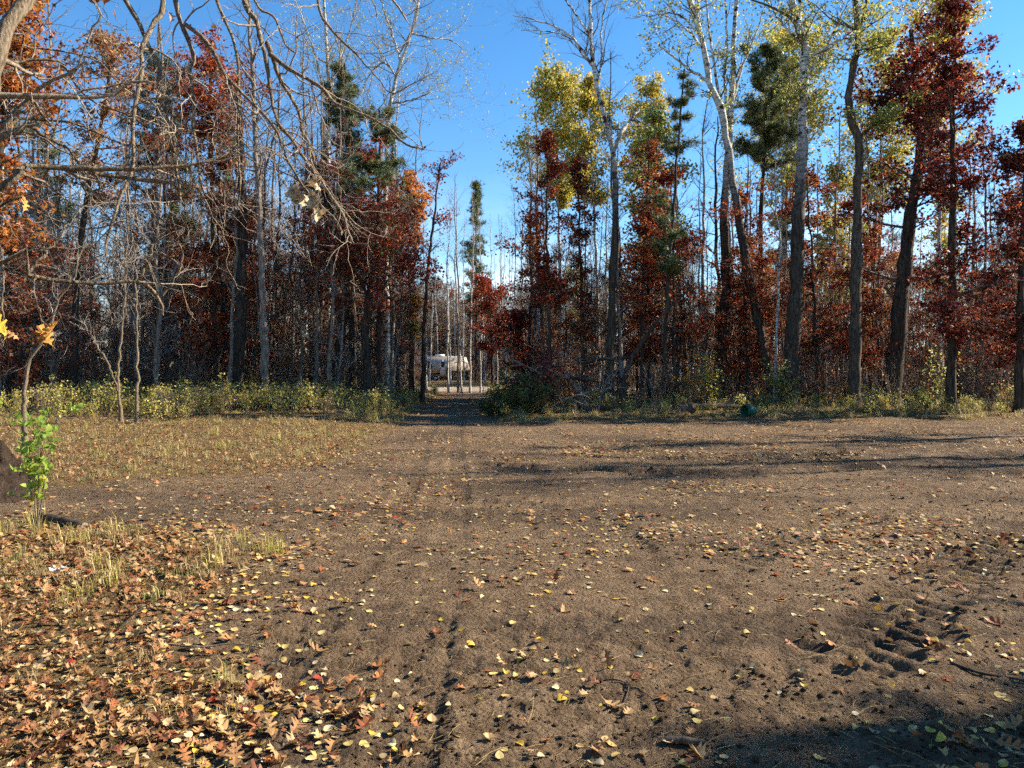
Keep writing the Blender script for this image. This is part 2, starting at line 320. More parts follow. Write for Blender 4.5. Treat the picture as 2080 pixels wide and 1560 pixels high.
# ------------------------------------------------------------------ ground
POLY = np.array([(60, -20), (-1.5, -20), (-1.5, 2.4), (-1.2, 3.3), (-2.0, 4.4), (-2.3, 6.4), (-3.5, 7.2), (-9, 7.5), (-16, 8), (-16, 9.4), (-6.3, 10), (-3.7, 11.2), (-2.9, 13), (-3.2, 17), (-3.3, 22), (-4.7, 50), (-40, 53), (-40, 67), (40, 67), (40, 54), (-2.0, 52), (-.9, 26), (-.3, 22.0), (3, 22.6), (10, 23.2), (16, 22.6), (30, 27), (60, 37)])
def sdist(x, y):
    x = np.ravel(x); y = np.ravel(y); d = np.full(x.shape, 1e9); ins = np.zeros(x.shape, bool); A = POLY; B = np.roll(POLY, -1, 0)
    for (ax, ay), (bx, by) in zip(A, B):
        ex, ey = bx - ax, by - ay; t = np.clip(((x - ax) * ex + (y - ay) * ey) / (ex * ex + ey * ey), 0, 1)
        d = np.minimum(d, np.hypot(x - ax - t * ex, y - ay - t * ey))
        ins ^= ((ay > y) != (by > y)) & (x < ex * (y - ay) / (ey if ey else 1e-9) + ax)
    return np.where(ins, d, -d)
#          points, half width, depth, lug depth, lug period
TRACKS = [([(-1.2, 1.5), (-1.25, 6), (-1.4, 10), (-2.0, 17), (-3.2, 34), (-4.2, 52)], .16, .014, .018, .13),
          ([(-.42, 1.5), (-.55, 6), (-.75, 10), (-1.3, 17), (-2.2, 34), (-2.9, 52)], .17, .015, .018, .13),
          ([(1.7, 3.95), (2.2, 4.4), (3.2, 5.5), (4.9, 7.1), (8, 9.2), (14, 11.5)], .33, .025, .048, .20),
          ([(1.3, 5.4), (1.75, 6.0), (3.0, 7.4), (6, 9.3), (14, 12.6)], .28, .02, .024, .20),
          ([(-.6, 12.4), (1.5, 11.6), (3.5, 11.3), (6.5, 12.2), (11, 14.6), (18, 17)], .26, .05, .03, .22),
          ([(-.2, 14.0), (2, 13.3), (4.5, 13.2), (9, 15), (16, 18)], .24, .035, .02, .22),
          ([(1.5, 15.3), (3.4, 15.3), (5.6, 15.6), (9, 16.6)], .18, .02, .05, .25),
          ([(-.6, 9.0), (.5, 8.3), (1.0, 7.2), (1.1, 6.0)], .22, .02, .02, .16)]
def track_relief(X, Y):
    h = np.zeros(X.shape); wet = np.zeros(X.shape)
    for pts, hw, dep, lug, per in TRACKS:
        L = smooth_line(np.c_[np.array(pts), np.zeros(len(pts))], 24)[:, :2]; s0 = 0; lo = L.min(0) - 1; hi = L.max(0) + 1
        sel = np.where((X > lo[0]) & (X < hi[0]) & (Y > lo[1]) & (Y < hi[1]))[0]
        if not len(sel): continue
        x = X[sel]; y = Y[sel]; best = np.full(x.shape, 1e9); bs = np.zeros(x.shape); sg = np.zeros(x.shape)
        for a, b in zip(L[:-1], L[1:]):
            e = b - a; l2 = e @ e; t = np.clip(((x - a[0]) * e[0] + (y - a[1]) * e[1]) / l2, 0, 1); qx = x - a[0] - t * e[0]; qy = y - a[1] - t * e[1]; d = np.hypot(qx, qy)
            m = d < best; best = np.where(m, d, best); bs = np.where(m, s0 + t * math.sqrt(l2), bs); sg = np.where(m, np.sign(e[0] * qy - e[1] * qx), sg); s0 += math.sqrt(l2)
        brk = .45 + .55 * sstep(.34, .5, fbm(bs * .6 + hw * 50, bs * 0 + dep * 90, 5))
        prof = -dep * (1 - sstep(hw * .75, hw, best)) + dep * .75 * np.exp(-((best - hw * 1.25) / (hw * .28)) ** 2)
        ph = bs / per + np.sign(sg) * .25 + best * 1.5; lg = .5 * lug * np.tanh(2.2 * np.sin(2 * np.pi * ph)) * (1 - sstep(hw * .85, hw * 1.0, best)) * (.5 + .5 * sstep(.3, .5, fbm(x * 3, y * 3, 23, 2)))
        h[sel] += brk * (prof + lg); wet[sel] = np.maximum(wet[sel], brk * (1 - sstep(hw * .9, hw * 1.3, best)) * min(1, dep * 14))
    return h, wet
def ground(x, y):
    x = np.asarray(x, float); y = np.asarray(y, float); sh = x.shape; x = x.ravel(); y = y.ravel()
    r = np.hypot(x, y); near = 1 - sstep(14, 30, r)
    h = .10 * (fbm(x * .12, y * .12, 1) - .5) * sstep(2, 12, r) + .05 * (fbm(x * .9, y * .9, 3) - .5) + near * .014 * (fbm(x * 5, y * 5, 4, 3) - .5)
    cl = fbm(x * 9, y * 9, 8, 2); patch = sstep(.42, .62, fbm(x * .7, y * .7, 9, 3)); h += near * patch * np.maximum(0, cl - .52) * .05
    h += near * .03 * (fbm(x * 13, y * 13, 41, 2) - .5) * (.25 + patch)
    h += near * .05 * np.maximum(0, vn(x * 22, y * 22, 21) - .78) * (.2 + patch)
    q, _ = track_relief(x, y); s = sdist(x, y); h = h + q * sstep(-.2, .3, s)
    h += .14 * sstep(0, -2.5, s) * sstep(16, 22, y) + .03 * sstep(.3, -.6, s) + .6 * sstep(60, 200, r) * 0
    return h.reshape(sh)
th = np.concatenate([np.linspace(-180, -40, 30)[:-1], np.linspace(-40, 40, 380), np.linspace(40, 180, 30)[1:]]); th = np.radians(th)[:-1]
r_ = [0.01, .4, .8, 1.2, 1.6, 1.9, 2.15]
while r_[-1] < 24: r_.append(r_[-1] * 1.006)
while r_[-1] < 80: r_.append(r_[-1] * 1.035)
while r_[-1] < 1500: r_.append(r_[-1] * 1.12)
r_ = np.array(r_); RR, TH = np.meshgrid(r_, th, indexing='ij'); GX = RR * np.sin(TH); GY = RR * np.cos(TH)
GZ = ground(GX, GY); nr, na = GX.shape
idx = np.arange(nr * na).reshape(nr, na); nx_ = np.roll(idx, -1, 1)
GQ = np.stack([idx[:-1], idx[1:], nx_[1:], nx_[:-1]], -1).reshape(-1, 4)
gv = np.stack([GX, GY, GZ], -1).reshape(-1, 3); gs = sdist(gv[:, 0], gv[:, 1]) + (fbm(gv[:, 0] * 1.7, gv[:, 1] * 1.7, 31) - .5) * 1.3
dirt = sstep(-.35, .35, gs); road = sstep(51, 54, gv[:, 1]) * (1 - sstep(65.5, 67, gv[:, 1])) * dirt
_, wet = track_relief(gv[:, 0], gv[:, 1]); wet = .6 * wet * (.35 + .65 * sstep(7, 11, gv[:, 1])) + .45 * sstep(.5, .66, fbm(gv[:, 0] * .5, gv[:, 1] * 1.1, 77))
fc = gv[GQ].mean(1); fs = sdist(fc[:, 0], fc[:, 1])
cls = np.where(fs < 0, 0, np.where(fc[:, 1] > 52, 3, np.where(fc[:, 1] > 22.3, 2, 1)))
for c, nm, lb in ((0, 'forest_floor', 'leaf strewn grassy forest floor under the trees'), (1, 'dirt_clearing', 'open brown dirt clearing with tyre marks and fallen leaves'), (2, 'dirt_track', 'dirt track leading through the gap in the trees'), (3, 'gravel_road', 'pale sunlit gravel road crossing behind the gap')):
    q = GQ[cls == c]; u, inv = np.unique(q, return_inverse=True)
    o = obj(nm, mesh(nm, gv[u], Q=inv.reshape(-1, 4), smooth=True, attrs={'dirt': dirt[u], 'road': road[u], 'wet': wet[u]}), M['soil']); o['kind'] = 'structure'; o['label'] = lb
def G(x, y): return float(ground(np.array([x]), np.array([y]))[0])

# ------------------------------------------------------------------ tree builders
PAL = dict(
    maroon=[(.25, .045, .026), (.32, .06, .03), (.17, .035, .025), (.38, .11, .045)],
    dark=[(.15, .028, .024), (.20, .038, .027), (.10, .023, .022), (.27, .065, .035)],
    red=[(.44, .085, .034), (.35, .058, .03), (.50, .15, .048), (.26, .045, .026)],
    rust=[(.46, .18, .065), (.36, .12, .05), (.52, .24, .09), (.28, .09, .042)],
    orange=[(.56, .22, .05), (.48, .17, .04), (.62, .32, .07), (.42, .13, .04)],
    tan=[(.50, .36, .22), (.42, .26, .14), (.58, .44, .28), (.34, .17, .08)],
    yellow=[(.58, .47, .08), (.50, .45, .09), (.66, .52, .07), (.38, .38, .10), (.62, .42, .06)],
    lime=[(.34, .38, .12), (.44, .44, .12), (.28, .33, .12), (.54, .46, .09)],
    pine=[(.13, .17, .07), (.17, .20, .08), (.10, .14, .065), (.21, .22, .085)],
    spruce=[(.06, .10, .08), (.08, .12, .085), (.05, .08, .07)],
    green=[(.07, .12, .035), (.10, .15, .04), (.05, .085, .03), (.16, .10, .04)])
def crown_branches(P, R, prof, n1, ang=(50, 85), up=.25, n2=6, n3=0, l2=.36, l3=.2, flat=.3, wig=.10):
    """limbs, twigs and twiglets along stems P; prof(z) gives the crown half width"""
    z0, z1 = prof[0][0], prof[-1][0]; pz = [p[0] for p in prof]; pw = [p[1] for p in prof]
    zz = P[:, :, 2]; n0 = P.shape[1]; out = []
    for k in range(len(P)):
        a = np.interp(z0, zz[k], np.linspace(0, 1, n0)); b = np.interp(z1, zz[k], np.linspace(0, 1, n0))
        if b - a < .02: continue
        out.append(spawn(P[k:k + 1], R[k:k + 1], n1, (a, min(b, .985)), ang, lambda t, pos: np.interp(pos[:, 2], pz, pw) * np.where(rng.random(len(t)) < .3, rng.uniform(.9, 1.5, len(t)), rng.uniform(.3, 1.05, len(t))), 7, up, wig, .5, .2, .006))
    P1 = np.vstack([o[0] for o in out]); R1 = np.vstack([o[1] for o in out])
    L1 = np.linalg.norm(P1[:, -1] - P1[:, 0], axis=1)
    P2, R2 = spawn(P1, R1, n2, (.2, 1), (30, 65), lambda t, pos: np.repeat(L1, n2) * l2 * rng.uniform(.5, 1.3, len(t)), 5, up * .6, wig * 1.3, .55, .3, .004, flat)
    lv = [(P1, R1, 4), (P2, R2, 3)]
    if n3:
        L2 = np.linalg.norm(P2[:, -1] - P2[:, 0], axis=1)
        P3, R3 = spawn(P2, R2, n3, (.2, 1), (25, 60), lambda t, pos: np.repeat(L2, n3) * .5 * rng.uniform(.5, 1.3, len(t)), 4, up * .4, wig * 1.5, .6, .4, .003, flat)
        lv.append((P3, R3, 3))
    return lv
LEAFY = 1.9
def add_leaves(mb, lv, count, style, pal, w=None, size=.12, spread=.25, var=.25):
    tw = lv[1:] if len(lv) > 1 else lv
    tot = sum(len(a[0]) for a in tw)
    for P, R, k in tw:
        n = int(count * {'needle': 1.6, 'kite': 2.3}.get(style, 1.55) * len(P) / tot); per = max(1, round(n / len(P))); pos = along(P, per, .1, 1.05)
        if len(pos) > n: pos = pos[rng.permutation(len(pos))[:n]]
        pos = pos + rng.normal(size=pos.shape) * spread * np.array([1, 1, .6]); m = len(pos); s = size * 1.12 * rng.uniform(.65, 1.3, m)
        if style == 'needle': leaves(mb, pos, s * 1.15, TUFT, palette(m, PAL[pal], w, var), up=.6)
        elif style == 'oak': leaves(mb, pos, s, OAKF, palette(m, PAL[pal], w, var), up=.7)
        else: leaves(mb, pos, s, KITE, palette(m, PAL[pal], w, var), up=.1, hang=.6)
def trunk_mesh(P, R, k=10, flare=.45, name='trunk', base=None):
    P = P.copy(); R = R.copy(); n = len(R); z = P[:, 2] - P[0, 2]
    R = R * (1 + flare * np.exp(-z / .35)) * (1 + .07 * rng.normal(size=n)); V, Q = tubes(P, R, k)
    V = V + (fbm(V[:, 0] * 6 + V[:, 1] * 5, V[:, 2] * 3, 17)[:, None] - .5) * nrm(V - np.repeat(P, k, 0)) * np.repeat(R, k)[:, None] * .35
    return mesh(name, V - (P[0] if base is None else base), Q=Q, C=np.ones((len(V), 3)) * .5, smooth=True)
def tree(name, label, cat, d, spine, w, bark='bark_dark', stems=(), prof=None, n1=26, ang=(45, 80), up=.3, n2=6, n3=0, l2=.36, leaf=None, twig='twig', group=None, lean=0., flat=.3, top_ext=0., top_w=None, smin=0, wig=.1, sub=None):
    """a tree traced at distance d: spine [(px,py)...] from the base up, widths in photo pixels, prof [(py, half width px)...] from low to high"""
    s = d / F; bx = (spine[0][0] - CX) * s; bz = G(bx, d); base = np.array([bx, d, bz - .05])
    pts = [base] + [W(px, py, d + lean * i / max(1, len(spine) - 1)) for i, (px, py) in enumerate(spine[1:], 1)]
    if top_ext: pts.append(pts[-1] + nrm(pts[-1] - pts[-2]) * top_ext)
    P = smooth_line(pts, 30); P[1:-1] += rng.normal(size=(28, 3)) * .02; n = 30
    R = np.interp(np.linspace(0, 1, n), [0, 1], [w[0] * s / 2, w[1] * s / 2])
    root = thing(name, label, cat, base, group=group)
    obj('trunk', trunk_mesh(P, R), M[bark], root)
    allP = [P]; allR = [R]
    for st in stems:
        sp, sw = st[0], st[1]; q = [W(px, py, d + rng.normal() * .25) for px, py in sp]
        k0 = np.argmin(np.linalg.norm(P - q[0], axis=1)); q[0] = P[k0]
        SP = smooth_line(q, 30); SR = np.linspace(sw[0] * s / 2, sw[1] * s / 2, 30); SR[0] *= 1.15
        SP[1:] += rng.normal(size=(29, 3)) * .018
        obj('limb', trunk_mesh(SP, SR, 7, 0, 'limb', base), M[bark], root); allP.append(SP); allR.append(SR)
    if prof:
        zp = [(EYE + (HY - py) * s, hw * s) for py, hw in prof]
        if sub: allP = [allP[i] for i in sub]; allR = [allR[i] for i in sub]
        lv = crown_branches(np.stack(allP), np.stack(allR), zp, n1, ang, up, n2, n3, l2, flat=flat, wig=wig)
        mb = MB()
        for A, B, k in lv: mb.tubes(A, B, k)
        obj('branchwork', mb.mesh('branchwork', base), M[twig], root)
        if leaf:
            mb = MB(); leaf = leaf if isinstance(leaf, list) else [leaf]
            for lf in leaf: add_leaves(mb, lv, lf[0], lf[1], lf[2], None, lf[3], lf[4])
            obj('crown', mb.mesh('crown', base), M['needle' if leaf[0][1] == 'needle' else 'leaf'], root)
    return root

# ------------------------------------------------------------------ traced trees, right of the track
tree('dead_topped_aspen', 'tall forked aspen with leafless branches spreading against the open blue sky', 'tree', 29,
     [(1240, 830), (1241, 700), (1247, 520), (1250, 400), (1244, 305), (1225, 230), (1208, 150), (1199, 60), (1196, -40)], (19, 5), 'bark_aspen',
     stems=[([(1246, 305), (1262, 270), (1280, 245), (1298, 222)], (9, 5)), ([(1246, 300), (1240, 265), (1238, 228)], (6, 4)), ([(1213, 178), (1222, 120), (1222, 50), (1240, -30)], (6, 2)),
            ([(1203, 135), (1170, 85), (1130, 55), (1085, 40), (1040, 30)], (6, 1.5)), ([(1200, 90), (1180, 45), (1150, 0), (1120, -60)], (5, 2)), ([(1205, 145), (1150, 75), (1100, 62), (1060, 62)], (4, 1.2))],
     prof=[(290, 30), (200, 60), (100, 85), (-40, 60)], n1=9, ang=(30, 65), up=.25, n2=5, n3=3, l2=.5, twig='twig', wig=.16)
tree('thin_pine', 'thin dark pine with sparse green tufts beside the forked bare aspen', 'tree', 28.5,
     [(1349, 820), (1352, 680), (1362, 500), (1374, 340), (1384, 210), (1390, 140)], (11, 3), prof=[(560, 25), (450, 52), (300, 45), (180, 24), (145, 6)], n1=26, ang=(70, 95), up=.1, n2=9, leaf=(1500, 'needle', 'pine', .16, .06), l2=.42)
tree('leaning_aspen', 'white barked aspen leaning left with black knots and few leaves', 'tree', 30,
     [(1572, 828), (1548, 700), (1520, 560), (1497, 420), (1478, 300), (1462, 215), (1444, 175), (1428, 90), (1412, 30), (1385, -40)], (20, 11), 'bark_aspen',
     stems=[([(1444, 175), (1400, 140), (1360, 110), (1330, 85)], (7, 2)), ([(1424, 70), (1380, 30), (1330, 30), (1270, 38)], (5, 1.2)), ([(1415, 40), (1418, 0), (1420, -50)], (8, 5)), ([(1424, 100), (1395, 60), (1350, 30), (1320, 20)], (5, 1.5))],
     prof=[(230, 40), (120, 80), (30, 90), (-40, 70)], n1=8, ang=(30, 70), n2=5, n3=3, l2=.45, leaf=(700, 'kite', 'lime', .10, .12), wig=.16)
tree('many_stemmed_aspen', 'dark trunked aspen dividing into several pale upright stems near the pine', 'tree', 31.5,
     [(1458, 826), (1468, 700), (1474, 560), (1472, 420), (1478, 320), (1481, 240), (1490, 150), (1492, 60), (1500, -40)], (25, 7), 'bark_aspen',
     stems=[([(1474, 300), (1462, 220), (1450, 130), (1440, 60), (1430, -30)], (8, 3)), ([(1480, 250), (1500, 160), (1530, 80), (1550, 20), (1560, -30)], (7, 2)), ([(1480, 260), (1472, 170), (1476, 80), (1470, -30)], (7, 3)), ([(1486, 170), (1520, 110), (1545, 70), (1570, 30)], (4, 1.5))],
     prof=[(300, 25), (180, 60), (40, 75), (-40, 60)], n1=7, ang=(25, 55), n2=5, n3=3, leaf=(650, 'kite', 'lime', .10, .12), wig=.15)
tree('banded_aspen', 'stout aspen with dark furrowed base and white black-banded upper trunk', 'tree', 28,
     [(1603, 834), (1610, 700), (1618, 560), (1622, 430), (1628, 330), (1631, 220), (1634, 110), (1628, 70), (1612, 20), (1600, -50)], (34, 13), 'bark_aspen',
     stems=[([(1634, 105), (1622, 60), (1625, 10), (1615, -50)], (9, 5)), ([(1632, 160), (1655, 130), (1680, 95), (1700, 50), (1725, 0)], (7, 2)), ([(1636, 110), (1660, 108), (1690, 90), (1720, 75), (1735, 60)], (6, 2)),
            ([(1634, 95), (1600, 60), (1575, 30), (1560, -20)], (6, 2)), ([(1632, 215), (1610, 180), (1600, 150)], (5, 2)), ([(1625, 330), (1612, 312), (1602, 290)], (4, 2)), ([(1630, 220), (1650, 195), (1672, 175)], (4, 1.5))],
     prof=[(260, 30), (150, 70), (30, 110), (-50, 90)], n1=8, ang=(35, 75), n2=5, n3=3, leaf=(900, 'kite', 'lime', .10, .13), wig=.17)
tree('crooked_trunk', 'crooked dark grey trunk with a kink and a side limb, right of banded aspen', 'tree', 27,
     [(1736, 838), (1737, 700), (1740, 560), (1742, 420), (1746, 320), (1744, 280), (1728, 245), (1724, 190), (1736, 120), (1742, 60), (1736, 0), (1730, -50)], (25, 10), 'bark_grey',
     stems=[([(1746, 285), (1762, 265), (1790, 245), (1815, 232)], (7, 2)), ([(1740, 70), (1755, 30), (1765, -30)], (8, 5)), ([(1738, 95), (1790, 95), (1830, 80), (1870, 78)], (4, 1))],
     prof=[(260, 30), (120, 70), (0, 120), (-50, 110)], n1=9, ang=(40, 80), n2=5, n3=2, leaf=(1600, 'kite', 'lime', .10, .18))
tree('big_red_oak', 'thick trunked oak with dark wine red leaves, second from the right edge', 'tree', 28,
     [(1808, 834), (1822, 700), (1835, 560), (1852, 430), (1868, 320), (1870, 230), (1862, 140), (1850, 60)], (36, 9),
     stems=[([(1866, 260), (1850, 210), (1842, 170), (1838, 120)], (8, 4)), ([(1868, 240), (1830, 190), (1790, 185), (1760, 195)], (6, 2)), ([(1850, 430), (1880, 370), (1920, 330), (1950, 310)], (8, 2))],
     prof=[(620, 110), (500, 130), (400, 110), (250, 95), (120, 60), (60, 20)], n1=26, ang=(55, 90), up=.15, n2=7, n3=2, leaf=[(3400, 'oak', 'dark', .17, .16), (700, 'oak', 'maroon', .17, .16)])
tree('straight_red_oak', 'straight slender oak with a tall pointed dark red crown near the right edge', 'tree', 26,
     [(1932, 842), (1934, 640), (1934, 450), (1935, 300), (1936, 180), (1940, 60), (1943, -30)], (19, 4),
     prof=[(700, 60), (560, 110), (430, 130), (320, 110), (200, 85), (80, 60), (-30, 10)], n1=75, ang=(60, 92), up=.2, n2=7, n3=2, leaf=[(4200, 'oak', 'dark', .16, .14), (1500, 'oak', 'red', .16, .14)])
tree('edge_red_oak', 'dark red oak cut off by the right edge of the photo', 'tree', 25,
     [(2072, 845), (2074, 600), (2080, 420), (2090, 300), (2096, 240)], (20, 5),
     prof=[(740, 60), (600, 110), (440, 120), (320, 70), (250, 15)], n1=64, ang=(60, 92), up=.15, n2=7, n3=2, leaf=[(3600, 'oak', 'dark', .15, .14), (900, 'oak', 'rust', .15, .14)])
tree('white_pine', 'feathery green pine rising between the leaning and banded aspens', 'tree', 33,
     [(1547, 822), (1546, 640), (1545, 450), (1552, 320), (1556, 200), (1560, 85)], (15, 3), prof=[(350, 66), (290, 74), (200, 62), (130, 36), (85, 8)], n1=43, ang=(60, 85), up=.4, n2=9, leaf=(4600, 'needle', 'pine', .20, .06), l2=.42)
tree('narrow_red_oak', 'narrow bright crimson young oak beside the gap over the track', 'tree', 29,
     [(1117, 832), (1116, 700), (1112, 560), (1110, 420), (1112, 330), (1112, 265)], (9, 2), prof=[(620, 40), (520, 58), (420, 56), (340, 34), (262, 6)], n1=46, ang=(55, 85), up=.3, n2=6, leaf=[(1700, 'oak', 'red', .13, .12), (1000, 'oak', 'maroon', .13, .12)])
tree('brown_red_oak', 'slim brownish red oak just behind the narrow crimson one', 'tree', 31,
     [(1185, 826), (1184, 700), (1180, 560), (1176, 420), (1172, 320)], (9, 2), prof=[(700, 36), (560, 48), (420, 40), (318, 8)], n1=40, ang=(55, 90), up=.15, n2=6, leaf=[(1500, 'oak', 'maroon', .13, .12), (700, 'oak', 'rust', .13, .12)])
tree('rust_oak', 'rusty leaved young oak between the forked aspen and thin pine', 'tree', 30,
     [(1302, 828), (1304, 640), (1310, 480), (1316, 360), (1318, 275)], (9, 2), prof=[(740, 40), (560, 62), (420, 50), (330, 36), (270, 6)], n1=46, ang=(60, 92), up=.1, n2=6, leaf=[(1500, 'oak', 'rust', .13, .13), (1100, 'oak', 'red', .13, .13)])
tree('layered_rust_oak', 'young oak with layered red-brown sprays in front of the banded aspen', 'tree', 29.5,
     [(1660, 828), (1655, 650), (1648, 500), (1640, 400), (1636, 330)], (9, 2), prof=[(760, 60), (640, 85), (520, 75), (400, 60), (325, 8)], n1=46, ang=(65, 95), up=.05, n2=7, leaf=[(1600, 'oak', 'rust', .14, .14), (1500, 'oak', 'maroon', .14, .14)])
tree('low_red_oak', 'low maroon oak filling the space between leaning aspen and pine trunk', 'tree', 30.5,
     [(1520, 826), (1516, 680), (1510, 520), (1516, 420), (1520, 345)], (9, 2), prof=[(760, 55), (640, 75), (520, 70), (420, 50), (340, 8)], n1=44, ang=(65, 95), up=.05, n2=6, leaf=[(1400, 'oak', 'maroon', .14, .14), (1000, 'oak', 'rust', .14, .14)])
tree('yellow_aspen', 'rounded yellow-green aspen highest in the group beside the sky gap', 'tree', 46,
     [(1140, 802), (1138, 600), (1134, 420), (1130, 280), (1126, 145)], (9, 2), 'bark_pale', prof=[(440, 70), (340, 105), (240, 85), (170, 45), (140, 8)], n1=60, ang=(40, 75), n2=7, n3=2, leaf=[(4200, 'kite', 'yellow', .16, .22), (2400, 'kite', 'lime', .16, .22)], twig='twig_pale')
tree('yellow_aspen', 'yellow aspen with a pale bluish trunk behind the forked bare aspen', 'tree', 44,
     [(1216, 804), (1214, 600), (1206, 430), (1200, 300), (1196, 160)], (9, 2), 'bark_pale', prof=[(430, 40), (320, 62), (230, 52), (155, 8)], n1=46, ang=(40, 75), n2=7, n3=2, leaf=[(3600, 'kite', 'yellow', .15, .20)], twig='twig_pale')
tree('yellow_aspen', 'small yellow aspen crown between the forked aspen and the thin pine', 'tree', 45,
     [(1312, 803), (1312, 600), (1310, 420), (1312, 300), (1314, 165)], (8, 2), 'bark_pale', prof=[(400, 45), (280, 58), (200, 34), (160, 6)], n1=44, ang=(40, 75), n2=7, n3=2, leaf=[(3000, 'kite', 'yellow', .15, .20)], twig='twig_pale')
tree('yellow_aspen', 'broad bright yellow aspen crown behind the green pine and banded trunk', 'tree', 42,
     [(1590, 806), (1592, 600), (1596, 420), (1600, 260), (1602, 75)], (10, 2), 'bark_pale', prof=[(470, 90), (330, 115), (200, 110), (110, 75), (70, 10)], n1=70, ang=(40, 78), n2=7, n3=2, leaf=[(6000, 'kite', 'yellow', .15, .22), (1600, 'kite', 'lime', .15, .22)], twig='twig_pale')
tree('yellow_aspen', 'yellow aspen seen through the gap right of the crooked trunk', 'tree', 43,
     [(1785, 805), (1786, 600), (1788, 420), (1790, 240), (1792, 60)], (9, 2), 'bark_pale', prof=[(440, 70), (300, 85), (180, 75), (80, 50), (55, 8)], n1=58, ang=(40, 78), n2=7, n3=2, leaf=[(4200, 'kite', 'yellow', .15, .22), (1800, 'kite', 'lime', .15, .22)], twig='twig_pale')
tree('yellow_aspen', 'tall yellow aspen topping out behind the dark red oaks at upper right', 'tree', 40,
     [(1905, 809), (1908, 600), (1908, 400), (1905, 200), (1902, 40), (1900, -60)], (11, 3), 'bark_pale', prof=[(330, 60), (200, 95), (80, 108), (0, 100), (-60, 60)], n1=64, ang=(40, 78), n2=7, n3=2, leaf=[(5200, 'kite', 'yellow', .15, .22), (1400, 'kite', 'orange', .15, .22)], twig='twig_pale')
# leaning dead stem and the broken trunk beside the bush
tree('leaning_dead_stem', 'dark dead stem leaning up to the right across the forest edge', 'dead tree', 26.5,
     [(1262, 838), (1268, 775), (1285, 725), (1320, 672), (1360, 625), (1402, 588)], (13, 4), stems=[([(1285, 722), (1240, 728), (1190, 735), (1140, 742), (1098, 747)], (7, 3))], prof=[(700, 18), (590, 30)], n1=6, ang=(40, 80), n2=3)

# ------------------------------------------------------------------ traced trees, left of the track
tree('dark_twin_trunk', 'nearest of the dark trunks by the track, splitting low into two', 'tree', 30,
     [(683, 826), (690, 720), (694, 640), (680, 570), (668, 480), (662, 380), (655, 250)], (24, 8),
     stems=[([(692, 690), (705, 620), (712, 520), (716, 420), (712, 300)], (15, 5))], prof=[(620, 90), (520, 130), (420, 110), (300, 70), (240, 30)], n1=18, ang=(55, 90), up=.1, n2=7, n3=2, leaf=[(1100, 'oak', 'maroon', .15, .15), (500, 'oak', 'red', .15, .15)])
tree('dark_red_oak', 'oak with a broad low dark red crown hanging over the track', 'tree', 29,
     [(742, 828), (746, 740), (742, 650), (756, 560), (764, 480), (768, 400)], (22, 6),
     stems=[([(745, 660), (775, 590), (810, 545), (850, 520)], (8, 2)), ([(748, 600), (720, 540), (690, 500), (650, 470)], (8, 2))], prof=[(620, 90), (560, 125), (470, 110), (400, 50), (370, 10)], n1=26, ang=(60, 92), up=.08, n2=8, n3=2, leaf=[(3000, 'oak', 'maroon', .15, .14), (1500, 'oak', 'red', .15, .14)])
tree('dark_pine', 'green pine with a dark trunk above the red crown beside the track', 'tree', 31,
     [(718, 822), (716, 640), (712, 480), (708, 340), (704, 230), (700, 130)], (16, 4), prof=[(470, 60), (380, 55), (300, 45), (200, 34), (125, 8)], n1=35, ang=(65, 95), up=.15, n2=9, leaf=(3000, 'needle', 'pine', .18, .06), l2=.42)
tree('leafy_pine', 'bushy green pine at the left side of the sky gap', 'tree', 30.5,
     [(770, 824), (772, 640), (768, 500), (770, 400), (772, 300), (770, 225)], (15, 4), prof=[(520, 75), (440, 95), (340, 80), (270, 48), (220, 8)], n1=39, ang=(65, 95), up=.12, n2=9, leaf=[(3800, 'needle', 'pine', .19, .06)], l2=.42)
tree('bare_aspen', 'white barked bare aspen spreading fine twigs left of the sky gap', 'tree', 33,
     [(790, 820), (786, 640), (782, 480), (784, 340), (790, 230), (806, 150), (834, 75), (850, 0), (862, -50)], (14, 5), 'bark_pale',
     stems=[([(800, 165), (780, 128), (750, 152), (732, 195)], (4, 1.5)), ([(834, 75), (870, 76), (910, 81), (937, 97), (953, 118)], (4, 1)), ([(790, 225), (830, 205), (870, 190), (905, 180)], (4, 1)), ([(812, 140), (800, 80), (780, 20), (765, -40)], (5, 2))],
     prof=[(330, 60), (200, 110), (80, 105), (-50, 90)], n1=14, ang=(30, 65), up=.35, n2=6, n3=4, l2=.5, twig='twig_pale', leaf=[(650, 'kite', 'lime', .08, .12)], wig=.12)
tree('bare_aspen', 'white barked bare aspen behind the dark pine, left of its neighbour', 'tree', 34,
     [(668, 818), (668, 640), (670, 480), (666, 340), (668, 220), (664, 100), (655, -40)], (13, 5), 'bark_pale',
     stems=[([(668, 230), (650, 150), (630, 80), (600, 0)], (5, 2)), ([(667, 200), (690, 120), (712, 60), (730, -20)], (5, 2))], prof=[(300, 50), (150, 90), (0, 100), (-40, 80)], n1=14, ang=(30, 65), up=.35, n2=6, n3=4, l2=.5, twig='twig_pale', leaf=[(500, 'kite', 'lime', .08, .12)])
tree('orange_maple', 'small bright orange maple crown at the left edge of the sky gap', 'tree', 38,
     [(838, 812), (836, 650), (830, 520), (828, 430), (828, 365)], (8, 2), prof=[(500, 30), (440, 46), (395, 34), (362, 6)], n1=34, ang=(45, 80), n2=6, leaf=[(2400, 'kite', 'orange', .15, .14)])
tree('yellow_sapling', 'sapling with a small bunch of golden yellow leaves above the trailer', 'tree', 36,
     [(834, 816), (834, 720), (833, 650), (832, 600)], (8, 2), prof=[(690, 14), (650, 30), (615, 26), (598, 4)], n1=20, ang=(45, 85), n2=4, leaf=[(520, 'kite', 'orange', .13, .12), (380, 'kite', 'yellow', .13, .12)])
